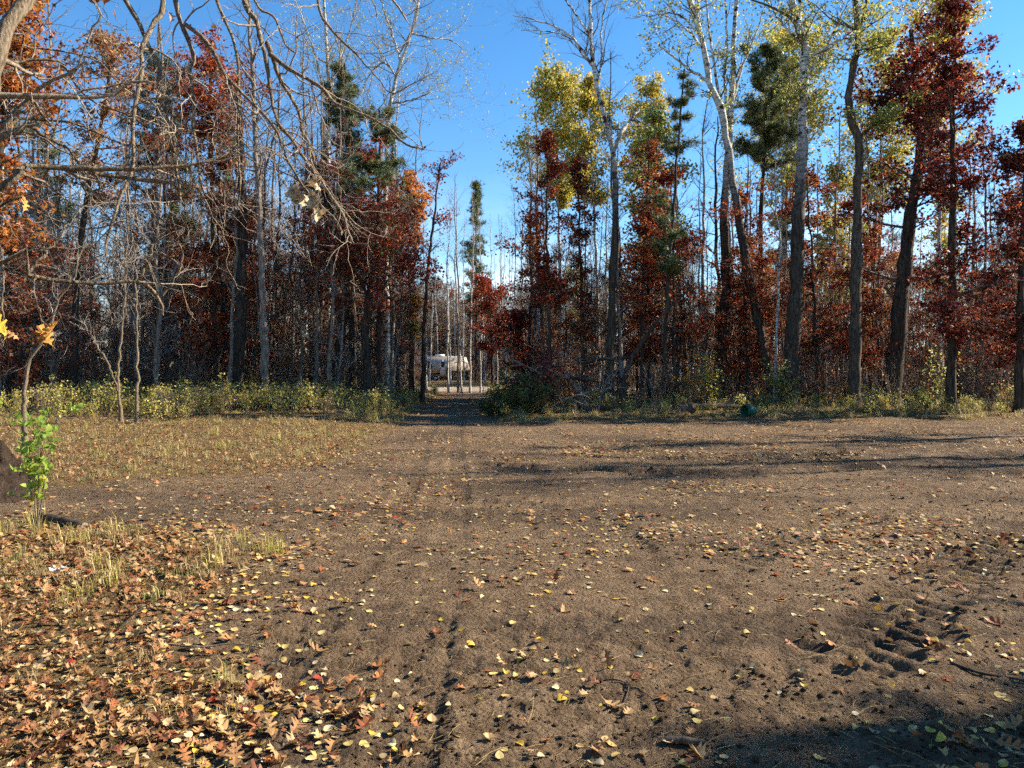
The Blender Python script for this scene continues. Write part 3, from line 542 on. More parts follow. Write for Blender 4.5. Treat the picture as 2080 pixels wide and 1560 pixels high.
tree('dark_slim_tree', 'slim dark trunk nearest the left edge of the track', 'tree', 34,
     [(858, 820), (860, 720), (864, 620), (872, 520), (884, 420), (895, 330)], (10, 3), prof=[(560, 25), (440, 45), (330, 40), (300, 10)], n1=24, ang=(35, 65), up=.3, n2=5, n3=3, leaf=[(700, 'oak', 'maroon', .12, .12)])
tree('thick_dark_trunk', 'thick black trunk rising from the yellow weeds, left wood', 'tree', 29,
     [(482, 832), (486, 700), (490, 560), (492, 430), (490, 300), (484, 160)], (30, 9), prof=[(640, 60), (520, 95), (400, 90), (280, 70), (160, 30)], n1=34, ang=(55, 88), up=.15, n2=6, n3=2, leaf=[(800, 'oak', 'rust', .14, .16), (500, 'oak', 'red', .14, .16)])
tree('pale_grey_trunk', 'straight pale grey trunk with sunlit side next to the thick black trunk', 'tree', 27.5,
     [(536, 836), (537, 700), (532, 560), (528, 430), (520, 300), (512, 150), (505, 0)], (16, 6), 'bark_slim', prof=[(420, 50), (280, 80), (120, 80), (0, 50)], n1=26, ang=(35, 70), up=.3, n2=6, n3=3, twig='twig')
tree('red_crowned_oak', 'bright red crowned oak on a dark trunk left of the thick black one', 'tree', 31,
     [(444, 826), (440, 700), (438, 560), (432, 420), (428, 280), (426, 90)], (17, 5), prof=[(300, 60), (240, 95), (160, 85), (85, 20)], n1=44, ang=(50, 85), up=.2, n2=7, n3=1, leaf=[(3400, 'oak', 'red', .15, .16), (900, 'oak', 'orange', .15, .16)])
tree('slim_dark_trunk', 'slim dark trunk with a maroon crown in the middle of the left wood', 'tree', 30,
     [(341, 829), (341, 700), (340, 560), (336, 420), (330, 280)], (13, 4), prof=[(560, 60), (430, 95), (330, 85), (275, 20)], n1=36, ang=(55, 90), up=.15, n2=6, n3=1, leaf=[(900, 'oak', 'rust', .14, .16), (450, 'oak', 'maroon', .14, .16)])
tree('blue_spruce', 'dark blue-green spruce top showing through the near bare branches', 'tree', 36,
     [(318, 816), (318, 600), (318, 400), (320, 220), (322, 50)], (15, 3), prof=[(420, 85), (300, 70), (180, 50), (90, 24), (48, 4)], n1=49, ang=(75, 100), up=.0, n2=9, leaf=(4200, 'needle', 'spruce', .2, .06), l2=.42)
tree('tan_leaved_oak', 'oak holding dry tan leaves high up in the left wood', 'tree', 28,
     [(150, 834), (152, 650), (165, 480), (190, 330), (215, 200), (230, 70)], (16, 4), prof=[(420, 60), (280, 95), (160, 90), (65, 20)], n1=40, ang=(50, 85), up=.1, n2=7, n3=1, leaf=[(2000, 'oak', 'tan', .15, .16), (1100, 'oak', 'rust', .15, .16)])
tree('orange_oak', 'orange leaved oak at the left edge of the photo', 'tree', 17,
     [(-60, 890), (-52, 650), (-30, 480), (0, 300), (20, 120), (30, -30)], (26, 7), prof=[(520, 60), (430, 110), (300, 105), (120, 110), (0, 80)], n1=44, ang=(50, 88), up=.1, n2=7, n3=1, leaf=[(2600, 'oak', 'orange', .14, .15), (1700, 'oak', 'rust', .14, .15)])
tree('maroon_oak', 'low maroon oak behind the leaning sapling at the left edge', 'tree', 27,
     [(40, 838), (42, 740), (50, 640), (56, 560), (60, 480)], (10, 3), prof=[(780, 60), (680, 120), (580, 125), (490, 50), (470, 10)], n1=46, ang=(60, 92), up=.08, n2=7, n3=1, leaf=[(1500, 'oak', 'maroon', .14, .15), (800, 'oak', 'rust', .14, .15)])
tree('leaning_sapling', 'pale bare sapling leaning right above the green leafy plant', 'tree', 14,
     [(52, 920), (48, 800), (52, 752), (68, 722), (90, 684), (113, 630), (140, 578), (165, 520), (185, 440)], (10, 2), 'bark_near', prof=[(700, 30), (600, 60), (520, 60)], n1=12, ang=(30, 70), n2=5, n3=3, twig='twig_pale', wig=.18)
tree('bare_sapling', 'thin pale upright sapling stem standing in the yellow weeds', 'sapling', 20,
     [(279, 868), (279, 760), (278, 660), (277, 585), (270, 480)], (7, 2), 'bark_near', prof=[(700, 20), (590, 35)], n1=8, ang=(30, 70), n2=4, n3=2, twig='twig_pale')
tree('bare_sapling', 'thin grey sapling rising left of the pale upright stem in the weeds', 'sapling', 20.5,
     [(246, 866), (240, 780), (246, 690), (252, 600), (258, 510), (262, 420)], (7, 2), 'bark_near', stems=[([(243, 800), (220, 740), (190, 690), (165, 650)], (5, 2))], prof=[(700, 25), (520, 45)], n1=12, ang=(30, 70), n2=4, n3=2, twig='twig_pale')

# ------------------------------------------------------------------ background trees: prototypes, then copies
def proto(kind, cat, h, r, bark, prof, n1, ang, up, n2, n3, leaf=None, twig='twig', l2=.36, flat=.3, fork=False):
    root = thing(kind, '', cat); n = 20; z = np.linspace(0, h, n)
    P = np.stack([np.cumsum(rng.normal(size=n)) * .012 * h / 3, np.cumsum(rng.normal(size=n)) * .012 * h / 3, z], -1); P -= P[0]; R = r * np.linspace(1, .18, n)
    obj('trunk', trunk_mesh(P, R, 7, .3), M[bark], root)
    lv = crown_branches(P[None], R[None], [(a * h, b) for a, b in prof], n1, ang, up, n2, n3, l2, flat=flat)
    mb = MB()
    for A, B, k in lv: mb.tubes(A, B, 3)
    obj('branchwork', mb.mesh('branchwork'), M[twig], root)
    if leaf:
        mb = MB()
        for lf in leaf: add_leaves(mb, lv, lf[0], lf[1], lf[2], None, lf[3], lf[4])
        obj('crown', mb.mesh('crown'), M['needle' if leaf[0][1] == 'needle' else 'leaf'], root)
    return root
PROTO = {
    'bare': [proto('bare_tree', 'tree', 15, .11, 'bark_slim', [(.25, .8), (.5, 2.0), (.8, 1.8), (1, .5)], 26, (30, 60), .35, 6, 4, twig='twig_grey') for _ in range(3)],
    'dark': [proto('dark_tree', 'tree', 15, .15, 'bark_dark', [(.35, 1.), (.6, 2.2), (.85, 1.6), (1, .4)], 24, (40, 75), .25, 6, 4, twig='twig') for _ in range(3)],
    'pale': [proto('pale_tree', 'tree', 16, .10, 'bark_pale', [(.5, .5), (.7, 1.5), (.9, 1.2), (1, .3)], 22, (25, 55), .4, 6, 3, twig='twig_pale') for _ in range(3)],
    'rust': [proto('rust_tree', 'tree', 8, .07, 'bark_dark', [(.2, 1.2), (.45, 1.9), (.75, 1.4), (1, .2)], 30, (60, 92), .08, 6, 0, [(1500, 'oak', p, .13, .14), (700, 'oak', 'rust', .13, .14)]) for p in ('rust', 'maroon', 'red')],
    'pine': [proto('pine_tree', 'tree', 14, .13, 'bark_dark', [(.35, 1.8), (.6, 1.6), (.85, .9), (1, .1)], 36, (65, 95), .12, 9, 0, [(2600, 'needle', 'pine', .2, .07)]) for _ in range(2)],
    'gold': [proto('gold_tree', 'tree', 14, .09, 'bark_pale', [(.4, .9), (.65, 1.8), (.85, 1.3), (1, .2)], 44, (40, 75), .25, 6, 1, [(2600, 'kite', p, .14, .2)], twig='twig_pale') for p in ('yellow', 'lime')]}
NAMEOF = dict(bare='slender bare grey tree', dark='dark bare trunked tree', pale='thin white bare tree', rust='small red-brown leaved oak', pine='dark green pine', gold='slim yellow leaved aspen')
used = set()
PLACED = []
def put(kind, x, y, h, where, fat=1.):
    pr = PROTO[kind]; v = int(rng.integers(len(pr))); h0 = {'bare': 15, 'dark': 15, 'pale': 16, 'rust': 8, 'pine': 14, 'gold': 14}[kind]; s = h / h0
    lb = f'{NAMEOF[kind]} {where}'; gp = lb; loc = (x, y, G(x, y) - .05); sc = (s * fat, s * fat, s); rz = rng.uniform(0, 6.28); PLACED.append((x, y)); r = pr[v]
    if (kind, v) not in used:
        used.add((kind, v)); r.location = loc; r.rotation_euler = (0, 0, rz); r.scale = sc; r['label'] = lb; r['group'] = gp
    else: copy_tree(r, loc, rz, sc, lb, gp)
def track_x(y): return -1.8 - (y - 20) * .055
def where(px, d):
    f = 'far behind' if d > 45 else 'behind'
    for lim, t in ((120, 'the leaning sapling'), (240, 'the tan leaved oak'), (390, 'the two thin saplings'), (510, 'the thick black trunk'), (620, 'the pale grey trunk'), (740, 'the dark twin trunk'), (870, 'the low dark red crown')):
        if px < lim: return f'{f} {t}'
    if px < 1060: return 'in the gap beyond the road'
    for lim, t in ((1160, 'the narrow crimson oak'), (1270, 'the forked bare aspen'), (1400, 'the thin dark pine'), (1500, 'the many-stemmed aspen'), (1640, 'the banded aspen'), (1770, 'the crooked trunk'), (1880, 'the thick red oak')):
        if px < lim: return f'{f} {t}'
    return f'{f} the straight red oak'
def scatter(n, pxr, dr, kinds, w, hr, tries=4000, gap=1.15):
    c = 0
    for _ in range(tries):
        if c >= n: break
        d = rng.uniform(*dr); px = rng.uniform(*pxr); x = (px - CX) / F * d
        if abs(x - track_x(d)) < 2.6 or 50.5 < d < 68.5 or (d > 68 and 845 < px < 960 and d < 97): continue
        if any((x - a) ** 2 + (d - b) ** 2 < gap for a, b in PLACED): continue
        k = str(rng.choice(kinds, p=w)); h = rng.uniform(*hr)
        if k == 'rust': h *= .55
        if k == 'dark': h *= 1.05
        put(k, x, d, h, where(px, d), rng.uniform(.85, 1.2)); c += 1
scatter(6, (-60, 640), (28, 40), ['rust'], [1.], (9, 20), gap=.8)
scatter(70, (-120, 860), (31, 50), ['bare', 'dark', 'rust', 'pale', 'pine'], [.42, .18, .14, .21, .05], (12, 18))
scatter(26, (-40, 850), (28, 38), ['bare', 'pale'], [.62, .38], (11, 17), gap=.7)
scatter(20, (1180, 2080), (28, 40), ['bare', 'pale'], [.65, .35], (9, 15), gap=.7)
scatter(26, (-120, 830), (70, 84), ['bare', 'dark', 'pale', 'rust'], [.5, .2, .2, .1], (13, 19))
scatter(14, (1250, 2130), (29, 40), ['rust'], [1.], (10, 19), gap=.8)
scatter(56, (1060, 2120), (32, 50), ['bare', 'dark', 'rust', 'gold', 'pine', 'pale'], [.32, .14, .24, .14, .04, .12], (10, 16))
scatter(22, (1060, 2120), (70, 84), ['bare', 'dark', 'gold', 'rust'], [.4, .2, .2, .2], (11, 16))
for px, d, h in ((938, 48.5, 14), (955, 50, 15), (866, 48, 14), (872, 71, 15), (911, 49.5, 14), (915, 73, 18), (931, 49.8, 15), (944, 75, 18), (957, 72, 16), (976, 50, 13), (985, 78, 18), (998, 73, 17), (1010, 49, 12), (1018, 80, 18), (1030, 72, 16), (1041, 76, 17), (1052, 46, 13), (890, 98, 18), (925, 100, 19), (965, 102, 19), (1005, 99, 18), (1045, 96, 18)):
    put('pale' if rng.random() < .8 else 'bare', (px - CX) / F * d, d, h, where(px, 80), .8)
byl = {}
for o in list(COL.objects):
    if o.get('group') and o.get('label') == o.get('group'): byl.setdefault(o['label'], []).append(o)
ORD = 'first second third fourth fifth sixth seventh eighth ninth tenth eleventh twelfth'.split()
for lb, os_ in byl.items():
    os_.sort(key=lambda o: o.location.x / o.location.y)
    if len(os_) > 1:
        for i_, o in enumerate(os_): o['label'] = lb + (f', {ORD[i_]} from left' if i_ < 12 else ', towards the right')
tree('pointed_spruce', 'narrow pointed spruce standing in the far sky gap', 'tree', 80, [(967, 780), (967, 600), (967, 450), (967, 366)], (6, 1.5), prof=[(640, 26), (520, 24), (430, 14), (366, 2)], n1=90, ang=(75, 100), up=0, n2=6, leaf=(3000, 'needle', 'pine', .3, .16))
tree('red_maple', 'small dark red tree beyond the track, left of the sky gap pines', 'tree', 48, [(1000, 800), (1000, 720), (996, 640), (990, 560)], (7, 2), prof=[(720, 30), (650, 62), (600, 44), (555, 6)], n1=40, ang=(50, 85), n2=6, leaf=[(2300, 'oak', 'red', .17, .18), (900, 'oak', 'maroon', .17, .18)])
tree('red_maple', 'dark red tree overhanging the right side of the track by the bush', 'tree', 33, [(1060, 822), (1062, 760), (1060, 700), (1052, 640)], (8, 2), prof=[(760, 40), (700, 58), (660, 40), (630, 6)], n1=34, ang=(55, 90), n2=6, leaf=[(1600, 'oak', 'maroon', .13, .13), (900, 'oak', 'dark', .13, .13)])

# ------------------------------------------------------------------ woods further off, thickets and woods out of frame: masses nobody could count
def two(me_a, ma, me_b, mb_):
    """bare wood and foliage joined into one source mesh with two materials"""
    V = np.vstack([np.vstack(me_a.V), np.vstack(me_b.V)]); na_ = me_a.n; Q = np.vstack(me_a.Q); T = np.vstack(me_b.T) + na_
    m = mesh('source', V, Q, T, np.vstack([np.vstack(me_a.C), np.vstack(me_b.C)])); m.materials.append(ma); m.materials.append(mb_)
    m.polygons.foreach_set('material_index', np.r_[np.zeros(len(Q), np.int32), np.ones(len(T), np.int32)]); return m
def stick_tree(h, r, n1, L1, n2, n3, leaf=0, pal='rust', lo=.15, tw='twig', style='oak', ls=.14, up=.3, ang=(30, 65), rm=.007):
    P = np.zeros((1, 9, 3)); P[0, :, 2] = np.linspace(0, h, 9); P[0, 1:, :2] = np.cumsum(rng.normal(size=(8, 2)) * .02 * h / 2, 0); R = r * np.linspace(1, .2, 9)[None]
    P1, R1 = spawn(P, R, n1, (lo, 1), ang, lambda t, p: L1 * (1.15 - .7 * t) * rng.uniform(.6, 1.2, len(t)), 5, up, .15); P2, R2 = spawn(P1, R1, n2, (.15, 1), (25, 60), L1 * .4, 4, up, .18)
    mb = MB(); mb.tubes(P, R, 5); mb.tubes(P1, np.maximum(R1, rm * 1.3), 3); mb.tubes(P2, np.maximum(R2, rm), 3); lv = [(P1, R1, 3), (P2, R2, 3)]
    if n3: P3, R3 = spawn(P2, R2, n3, (.1, 1), (25, 60), L1 * .2, 3, up * .5, .2); mb.tubes(P3, np.maximum(R3, rm * .8), 3)
    lf = MB()
    if leaf: add_leaves(lf, lv, leaf / LEAFY, style, pal, None, ls, .12)
    else: leaves(lf, along(P2, 1)[:12], .08, KITE, palette(12, PAL['rust']))
    return (two(mb, M[tw], lf, M['leaf']), ())
def spots(n, pxr, dr, keep=None):
    out = []
    while len(out) < n:
        d = rng.uniform(*dr); px = rng.uniform(*pxr); x = (px - CX) / F * d
        if (d < 52 and abs(x - track_x(d)) < 2.4) or 51 < d < 68 or (68 < d < 91 and 852 < px < 955) or (83 < d < 99 and 820 < px < 965): continue
        if keep is None or keep(px, d, x): out.append((x, d, 0))
    p = np.array(out); p[:, 2] = ground(p[:, 0], p[:, 1]) - .04; return p
bare_src = [stick_tree(9, .05, 16, 1.8, 6, 3, tw='twig_grey') for _ in range(2)] + [stick_tree(9, .06, 16, 1.8, 6, 3, tw='twig_pale') for _ in range(1)] + [stick_tree(9, .05, 16, 1.8, 6, 3) for _ in range(1)] + [stick_tree(7, .04, 14, 1.6, 6, 3, 260, 'rust') for _ in range(2)]
p = spots(300, (-150, 850), (29, 50)); gn_scatter('thicket', 'tangle of thin bare stems filling the left wood', bare_src, p, rng.uniform(0, 6.28, len(p)), rng.uniform(.5, 1.25, len(p)), tilt=.07)
p = spots(190, (1075, 2150), (30, 50)); gn_scatter('thicket', 'tangle of thin stems and rusty leaves filling the right wood', bare_src, p, rng.uniform(0, 6.28, len(p)), rng.uniform(.45, 1.0, len(p)), tilt=.07)
far_src = [stick_tree(15, .12, 24, 2.6, 7, 4, tw=t_, rm=.014) for t_ in ('twig', 'twig_grey')] + [stick_tree(16, .13, 18, 2.2, 6, 4, tw='twig_pale', lo=.4, rm=.014)] + [stick_tree(10, .08, 26, 2.0, 7, 0, 1800, 'rust', ls=.2, ang=(55, 90), up=.1), stick_tree(14, .1, 40, 2.0, 6, 0, 2600, 'pine', ls=.2, style='needle', ang=(65, 95), up=.05)]
p = spots(620, (-350, 2450), (69, 130)); w_ = rng.choice(5, len(p), p=[.33, .28, .17, .14, .08]); w_ = np.where((w_ > 3) & (np.abs((p[:, 0] / p[:, 1] * F + CX) - 965) < 110), 0, w_)
px_ = p[:, 0] / p[:, 1] * F + CX; gapf = np.where(np.abs(px_ - 970) < 95, .85, 1.)
gn_scatter('distant_woods', 'mass of distant bare woods closing the view behind the trees', far_src, p, rng.uniform(0, 6.28, len(p)), rng.uniform(.6, 1.0, len(p)) * gapf, which=w_, tilt=.03)
def shrub(h, ns, leaf, pal, ls=.09, n2=7, style='kite', tw='twig'):
    a = rng.uniform(0, 6.28, ns); P = np.zeros((ns, 5, 3)); t = np.linspace(0, 1, 5); l = rng.uniform(.1, .5, ns) * h
    hh = h * rng.uniform(.6, 1, ns); P[:, :, 0] = (np.cos(a) * l)[:, None] * t + rng.normal(size=(ns, 1)) * .05; P[:, :, 1] = (np.sin(a) * l)[:, None] * t + rng.normal(size=(ns, 1)) * .05; P[:, :, 2] = hh[:, None] * t ** .9
    P[:, 1:] += rng.normal(size=(ns, 4, 3)) * .03 * h; R = np.linspace(.011, .004, 5)[None].repeat(ns, 0) * (h / 1.5) ** .5
    P1, R1 = spawn(P, R, n2, (.15, 1), (25, 65), h * .3, 4, .2, .18); mb = MB(); mb.tubes(P, R, 3); mb.tubes(P1, R1, 3); lf = MB()
    pos = along(P1, max(1, leaf // len(P1) + 1), .05, 1.1); pos = pos[rng.permutation(len(pos))[:leaf]] + rng.normal(size=(min(leaf, len(pos)), 3)) * .05 * h ** .5; leaves(lf, pos, ls * rng.uniform(.6, 1.3, len(pos)), KITE if style == 'kite' else OAKF, palette(len(pos), PAL[pal] if isinstance(pal, str) else pal), up=.5, hang=.3)
    return (two(mb, M[tw], lf, M['leaf']), ())
brush_src = [shrub(1.9, 9, 25, 'rust', n2=8) for _ in range(2)] + [shrub(2.6, 7, 10, 'tan', n2=9)] + [shrub(1.3, 7, 130, 'rust', .10, style='oak')] + [shrub(1.0, 9, 160, 'lime', .08)] + [shrub(1.6, 8, 160, 'maroon', .1, style='oak')]
far_sh = [shrub(4.5, 14, 420, PAL['tan'] + PAL['rust'] + [(.2, .15, .1), (.16, .13, .1)], .2, 8) for _ in range(2)] + [shrub(3.2, 12, 420, PAL['rust'] + PAL['lime'] + [(.2, .15, .1)], .17, 8), stick_tree(13, .14, 34, 2.6, 9, 4, 700, 'tan', ls=.16, rm=.018, tw='twig_grey', lo=.05), stick_tree(12, .12, 30, 2.6, 8, 0, 1300, 'rust', ls=.2, ang=(45, 85), rm=.018, lo=.05)]
p = spots(300, (-300, 2400), (100, 140)); gn_scatter('far_thicket', 'brown thicket at the far end of the view', far_sh, p, rng.uniform(0, 6.28, len(p)), rng.uniform(.7, 1.25, len(p)), which=rng.choice(5, len(p), p=[.3, .25, .2, .13, .12]))
p = spots(190, (800, 1120), (100, 140)); gn_scatter('far_thicket', 'brown thicket behind the camper trailer', far_sh, p, rng.uniform(0, 6.28, len(p)), rng.uniform(.7, 1.1, len(p)), which=rng.choice(5, len(p), p=[.14, .14, .12, .45, .15]))
p = spots(330, (-150, 860), (28, 50)); w_ = rng.choice(6, len(p), p=[.36, .24, .24, .06, .06, .04]); gn_scatter('brush', 'grey brushwood between the trunks of the left wood', brush_src, p, rng.uniform(0, 6.28, len(p)), rng.uniform(.7, 1.4, len(p)), which=w_)
p = spots(330, (1060, 2150), (26, 50)); w_ = rng.choice(6, len(p), p=[.28, .18, .18, .14, .14, .08]); gn_scatter('brush', 'brown brushwood between the trunks of the right wood', brush_src, p, rng.uniform(0, 6.28, len(p)), rng.uniform(.6, 1.2, len(p)), which=w_)
p = spots(360, (-200, 2300), (69, 100)); gn_scatter('far_brush', 'low brush beyond the gravel road', brush_src, p, rng.uniform(0, 6.28, len(p)), rng.uniform(.8, 1.5, len(p)))
sp = []
while len(sp) < 42:
    x = rng.uniform(19, 62); y = rng.uniform(26, 75)
    if y < 26.5 + .36 * (x - 15) or x < y * .74: continue
    sp.append((x, y, 0))
sun_src = [stick_tree(15, .14, 26, 2.6, 8, 0, 3000, p_, ls=.2, ang=(50, 88), up=.15) for p_ in ('dark', 'rust')] + far_src[:1]
sun_n = len(sp)
gn_scatter('sunward_woods', 'woods continuing past the right edge of the clearing', sun_src, np.array(sp), rng.uniform(0, 6.28, 42), rng.uniform(.75, 1.1, 42), tilt=.03)

sp = []
while len(sp) < 55:
    a = rng.uniform(95, 275); r = rng.uniform(14, 34); x = r * math.sin(rad(a)); y = r * math.cos(rad(a))
    if x > 6 and y > -11: continue
    sp.append((x, y, 0))
gn_scatter('rear_shade_woods', 'unseen woods added behind the viewpoint to deepen the shadows', sun_src + far_src[4:5], np.array(sp), rng.uniform(0, 6.28, 55), rng.uniform(.75, 1.1, 55), tilt=.03)  # out-of-view trees added to block sky fill from behind and darken shadows
# ------------------------------------------------------------------ near bare tree: trunk out of frame on the left, limbs reaching into the picture
NB = np.array([-4.6, 4.3, G(-4.6, 4.3) - .05])
near = thing('bare_tree', 'near bare tree with crooked drooping branches hanging in from the upper left', 'tree', NB)
TP = smooth_line([NB, NB + [.08, .05, 1.6], NB + [.25, .0, 3.0], NB + [.35, .1, 4.6], NB + [.5, .3, 6.2], NB + [.4, .5, 8.0]], 30); TR = np.linspace(.17, .06, 30)
obj('trunk', trunk_mesh(TP, TR, 12), M['bark_near'], near)
def near_limb(pts, w, d, join=None, twigs=9, tl=.55, n2=4, seed=None):
    """pts in photo pixels, w widths in pixels, d (start, end) distance; join = a point to grow from"""
    n = len(pts); ds = np.linspace(d[0], d[1], n); q = [W(px, py, e) for (px, py), e in zip(pts, ds)]; ww = [w[0]] + list(np.linspace(w[0], w[1], n))
    if join is not None: q = list(join) + q
    m = 34; P = smooth_line(q, m); fr = 0 if join is None else .25
    P[1:-1] += np.cumsum(rng.normal(size=(m - 2, 3)), 0) * .0035; dd = .5 * (d[0] + d[1])
    R = np.linspace(w[0] * 1.12 if join is not None else w[0], w[1], m) * dd / F / 2 * 1.12
    o = obj('limb', trunk_mesh(P, R, 7, 0, 'limb', NB), M['bark_near'], near)
    if twigs:
        lo = .3 if join is not None else .05
        P1, R1 = spawn(P[None], R[None], max(3, int(twigs * .85)), (lo, 1), (30, 75), tl, 9, -.05, .24, .5, .4, .0022); mb = MB(); mb.tubes(P1, R1, 4)
        P2, R2 = spawn(P1, R1, max(2, n2 - 1), (.2, 1), (30, 70), tl * .5, 7, .1, .26, .6, .5, .0018); mb.tubes(P2, R2, 3)
        P3, R3 = spawn(P2, R2, 2, (.2, 1), (30, 70), tl * .22, 5, .1, .28, .6, .6, .0015); mb.tubes(P3, R3, 3)
        obj('twig_spray', mb.mesh('twig_spray', NB), M['twig_near'], o)
    return P
def T_(t): return TP[int(t * 29)]
over = near_limb([(-300, -160), (-60, -170), (200, -150), (460, -130), (640, -120), (760, -60)], (44, 14), (4.4, 5.4), [T_(.48)], 4, .8)      # main limb above the frame
def O_(t): return over[int(t * 33)]
near_limb([(-8, 150), (18, 70), (46, 36), (72, -10), (110, -90)], (27, 22), (4.0, 4.3), [T_(.2), W(-80, 330, 4.1)], 8, .7)
b2 = near_limb([(333, 0), (313, 50), (300, 81), (291, 108), (291, 158), (276, 242), (273, 330), (262, 370), (247, 400), (232, 464), (215, 518)], (11, 4), (4.7, 4.2), [O_(.58)], 13, .6)
b3 = near_limb([(259, 0), (286, 50), (305, 91), (321, 125), (326, 165), (340, 222), (357, 296), (365, 340), (374, 417)], (10, 4), (4.8, 4.6), [O_(.52)], 11, .6)
b4 = near_limb([(360, 0), (377, 50), (407, 118), (400, 141), (404, 202), (404, 246), (412, 296), (421, 370), (434, 411)], (9, 3.5), (4.9, 4.6), [O_(.64)], 11, .55)
near_limb([(377, 50), (404, 67), (437, 104), (461, 148), (505, 199), (552, 252), (569, 293), (586, 337), (623, 390), (673, 438), (693, 478)], (8, 3), (4.85, 4.4), None, 14, .5)
b6 = near_limb([(498, 0), (525, 50), (542, 111), (550, 175), (559, 236), (565, 256), (552, 285), (548, 300), (540, 340)], (12, 3), (4.9, 4.6), [O_(.76)], 10, .55)
near_limb([(540, 84), (559, 135), (579, 178), (606, 229), (616, 269), (633, 303), (643, 336)], (9, 4), (4.85, 5.0), None, 8, .5)
near_limb([(562, 246), (599, 296), (639, 353), (670, 394), (700, 440), (722, 492), (735, 498), (762, 495)], (7, 2.5), (4.7, 4.3), None, 12, .4)
near_limb([(548, 110), (586, 141), (633, 165), (670, 199), (701, 215), (768, 246), (815, 283), (864, 298)], (8, 3), (4.85, 4.5), None, 12, .45)
near_limb([(520, 5), (552, 34), (578, 90), (600, 108)], (6, 3), (4.9, 5.1), [O_(.78)], 6, .5)
near_limb([(645, -20), (660, 40), (700, 80), (760, 140), (800, 190)], (6, 2), (5.2, 5.0), [O_(.93)], 9, .5)
near_limb([(440, -10), (470, 60), (490, 130), (488, 200), (490, 290), (497, 350), (494, 430)], (7, 3), (5.0, 4.7), [O_(.7)], 11, .6)
near_limb([(0, 272), (20, 249), (50, 249), (101, 252), (151, 256), (188, 269), (250, 300), (310, 300)], (10, 3), (4.2, 4.6), [T_(.3)], 11, .6)
near_limb([(54, 249), (98, 276), (135, 300), (162, 330), (188, 350), (200, 390)], (7, 3), (4.2, 4.4), None, 9, .5)
near_limb([(0, 372), (20, 347), (50, 337), (84, 340), (135, 347), (188, 357), (262, 367), (353, 372)], (18, 7), (4.0, 4.6), [T_(.22)], 12, .65)
near_limb([(84, 338), (168, 340), (269, 340), (336, 340), (421, 333), (471, 310), (505, 300)], (10, 4), (4.1, 4.7), None, 12, .6)
near_limb([(0, 160), (20, 138), (50, 128), (101, 126), (128, 141), (158, 188), (188, 215), (236, 232), (300, 262)], (10, 3), (4.2, 4.6), [T_(.36)], 12, .6)
near_limb([(182, 10), (175, 67), (158, 114), (148, 148), (124, 178), (118, 215), (111, 249), (95, 300)], (5, 2.5), (4.5, 4.3), [O_(.42)], 8, .5)
low = near_limb([(0, 526), (50, 545), (101, 560), (168, 565), (236, 565), (279, 561), (303, 575), (326, 603), (330, 640)], (14, 5), (3.9, 4.5), [T_(.14)], 9, .55)
near_limb([(285, 562), (297, 540), (299, 521), (305, 497)], (6, 3), (4.35, 4.3), None, 4, .3)
near_limb([(326, 603), (353, 568), (365, 541), (363, 514), (350, 500)], (4, 2), (4.5, 4.4), None, 4, .3)
near_limb([(60, 552), (100, 510), (125, 480), (130, 455)], (6, 3), (4.0, 4.1), None, 6, .4)
near_limb([(0, 420), (60, 440), (130, 470), (200, 470), (270, 440)], (6, 2.5), (4.1, 4.6), [T_(.2)], 12, .6)
near_limb([(-5, 60), (40, 90), (110, 100), (190, 120), (250, 180)], (6, 2.5), (4.3, 4.8), [T_(.42)], 12, .6)
near_limb([(70, 556), (74, 600), (84, 650), (92, 688)], (4, 2), (4.0, 3.9), None, 3, .15)
near_limb([(4, 530), (0, 600), (8, 650), (12, 682)], (4, 2), (3.9, 3.8), None, 3, .15)
LEAFM = {k: [mesh('leaf', V, T=T, smooth=True) for V, T in v] for k, v in (('oak', G_OAK), ('asp', G_ASP), ('map', G_MAP))}
for ms in LEAFM.values():
    for m_ in ms: m_.materials.append(M['litter_one'])
def hung(px, py, d, size, c, kind='oak'):
    o = obj('leaf', LEAFM[kind][int(rng.integers(len(LEAFM[kind])))], None, near, Vector(W(px, py, d) - NB)); o.scale = (size,) * 3; o.rotation_euler = (rng.uniform(1.2, 2.4), rng.uniform(-.6, .6), rng.uniform(0, 6.28)); o.color = (*c, 1)
for px, py, d, s_, c in ((92, 690, 3.9, .13, (.55, .26, .06)), (105, 702, 3.9, .12, (.6, .35, .08)), (78, 700, 3.9, .11, (.42, .15, .05)), (10, 680, 3.8, .12, (.6, .45, .06)), (14, 690, 3.8, .11, (.65, .5, .08)), (40, 688, 3.9, .08, (.45, .25, .1)), (195, 14, 4.6, .14, (.34, .12, .05)), (215, 12, 4.6, .12, (.42, .2, .08)), (240, 46, 4.6, .09, (.36, .14, .07)), (350, 45, 4.8, .10, (.45, .28, .2)), (148, 330, 4.4, .09, (.6, .42, .2)), (330, 355, 4.6, .06, (.55, .22, .05)), (95, 285, 4.3, .06, (.5, .2, .06)), (50, 430, 4.0, .10, (.55, .32, .1)), (345, 745, 4.5, .05, (.6, .42, .2))): hung(px, py, d, s_, c)
for k in range(7): hung(625 + rng.normal() * 12, 415 + rng.normal() * 22, 4.4 + rng.normal() * .03, .11, tuple(np.array((.62, .50, .32)) * rng.uniform(.7, 1.1)), 'map')
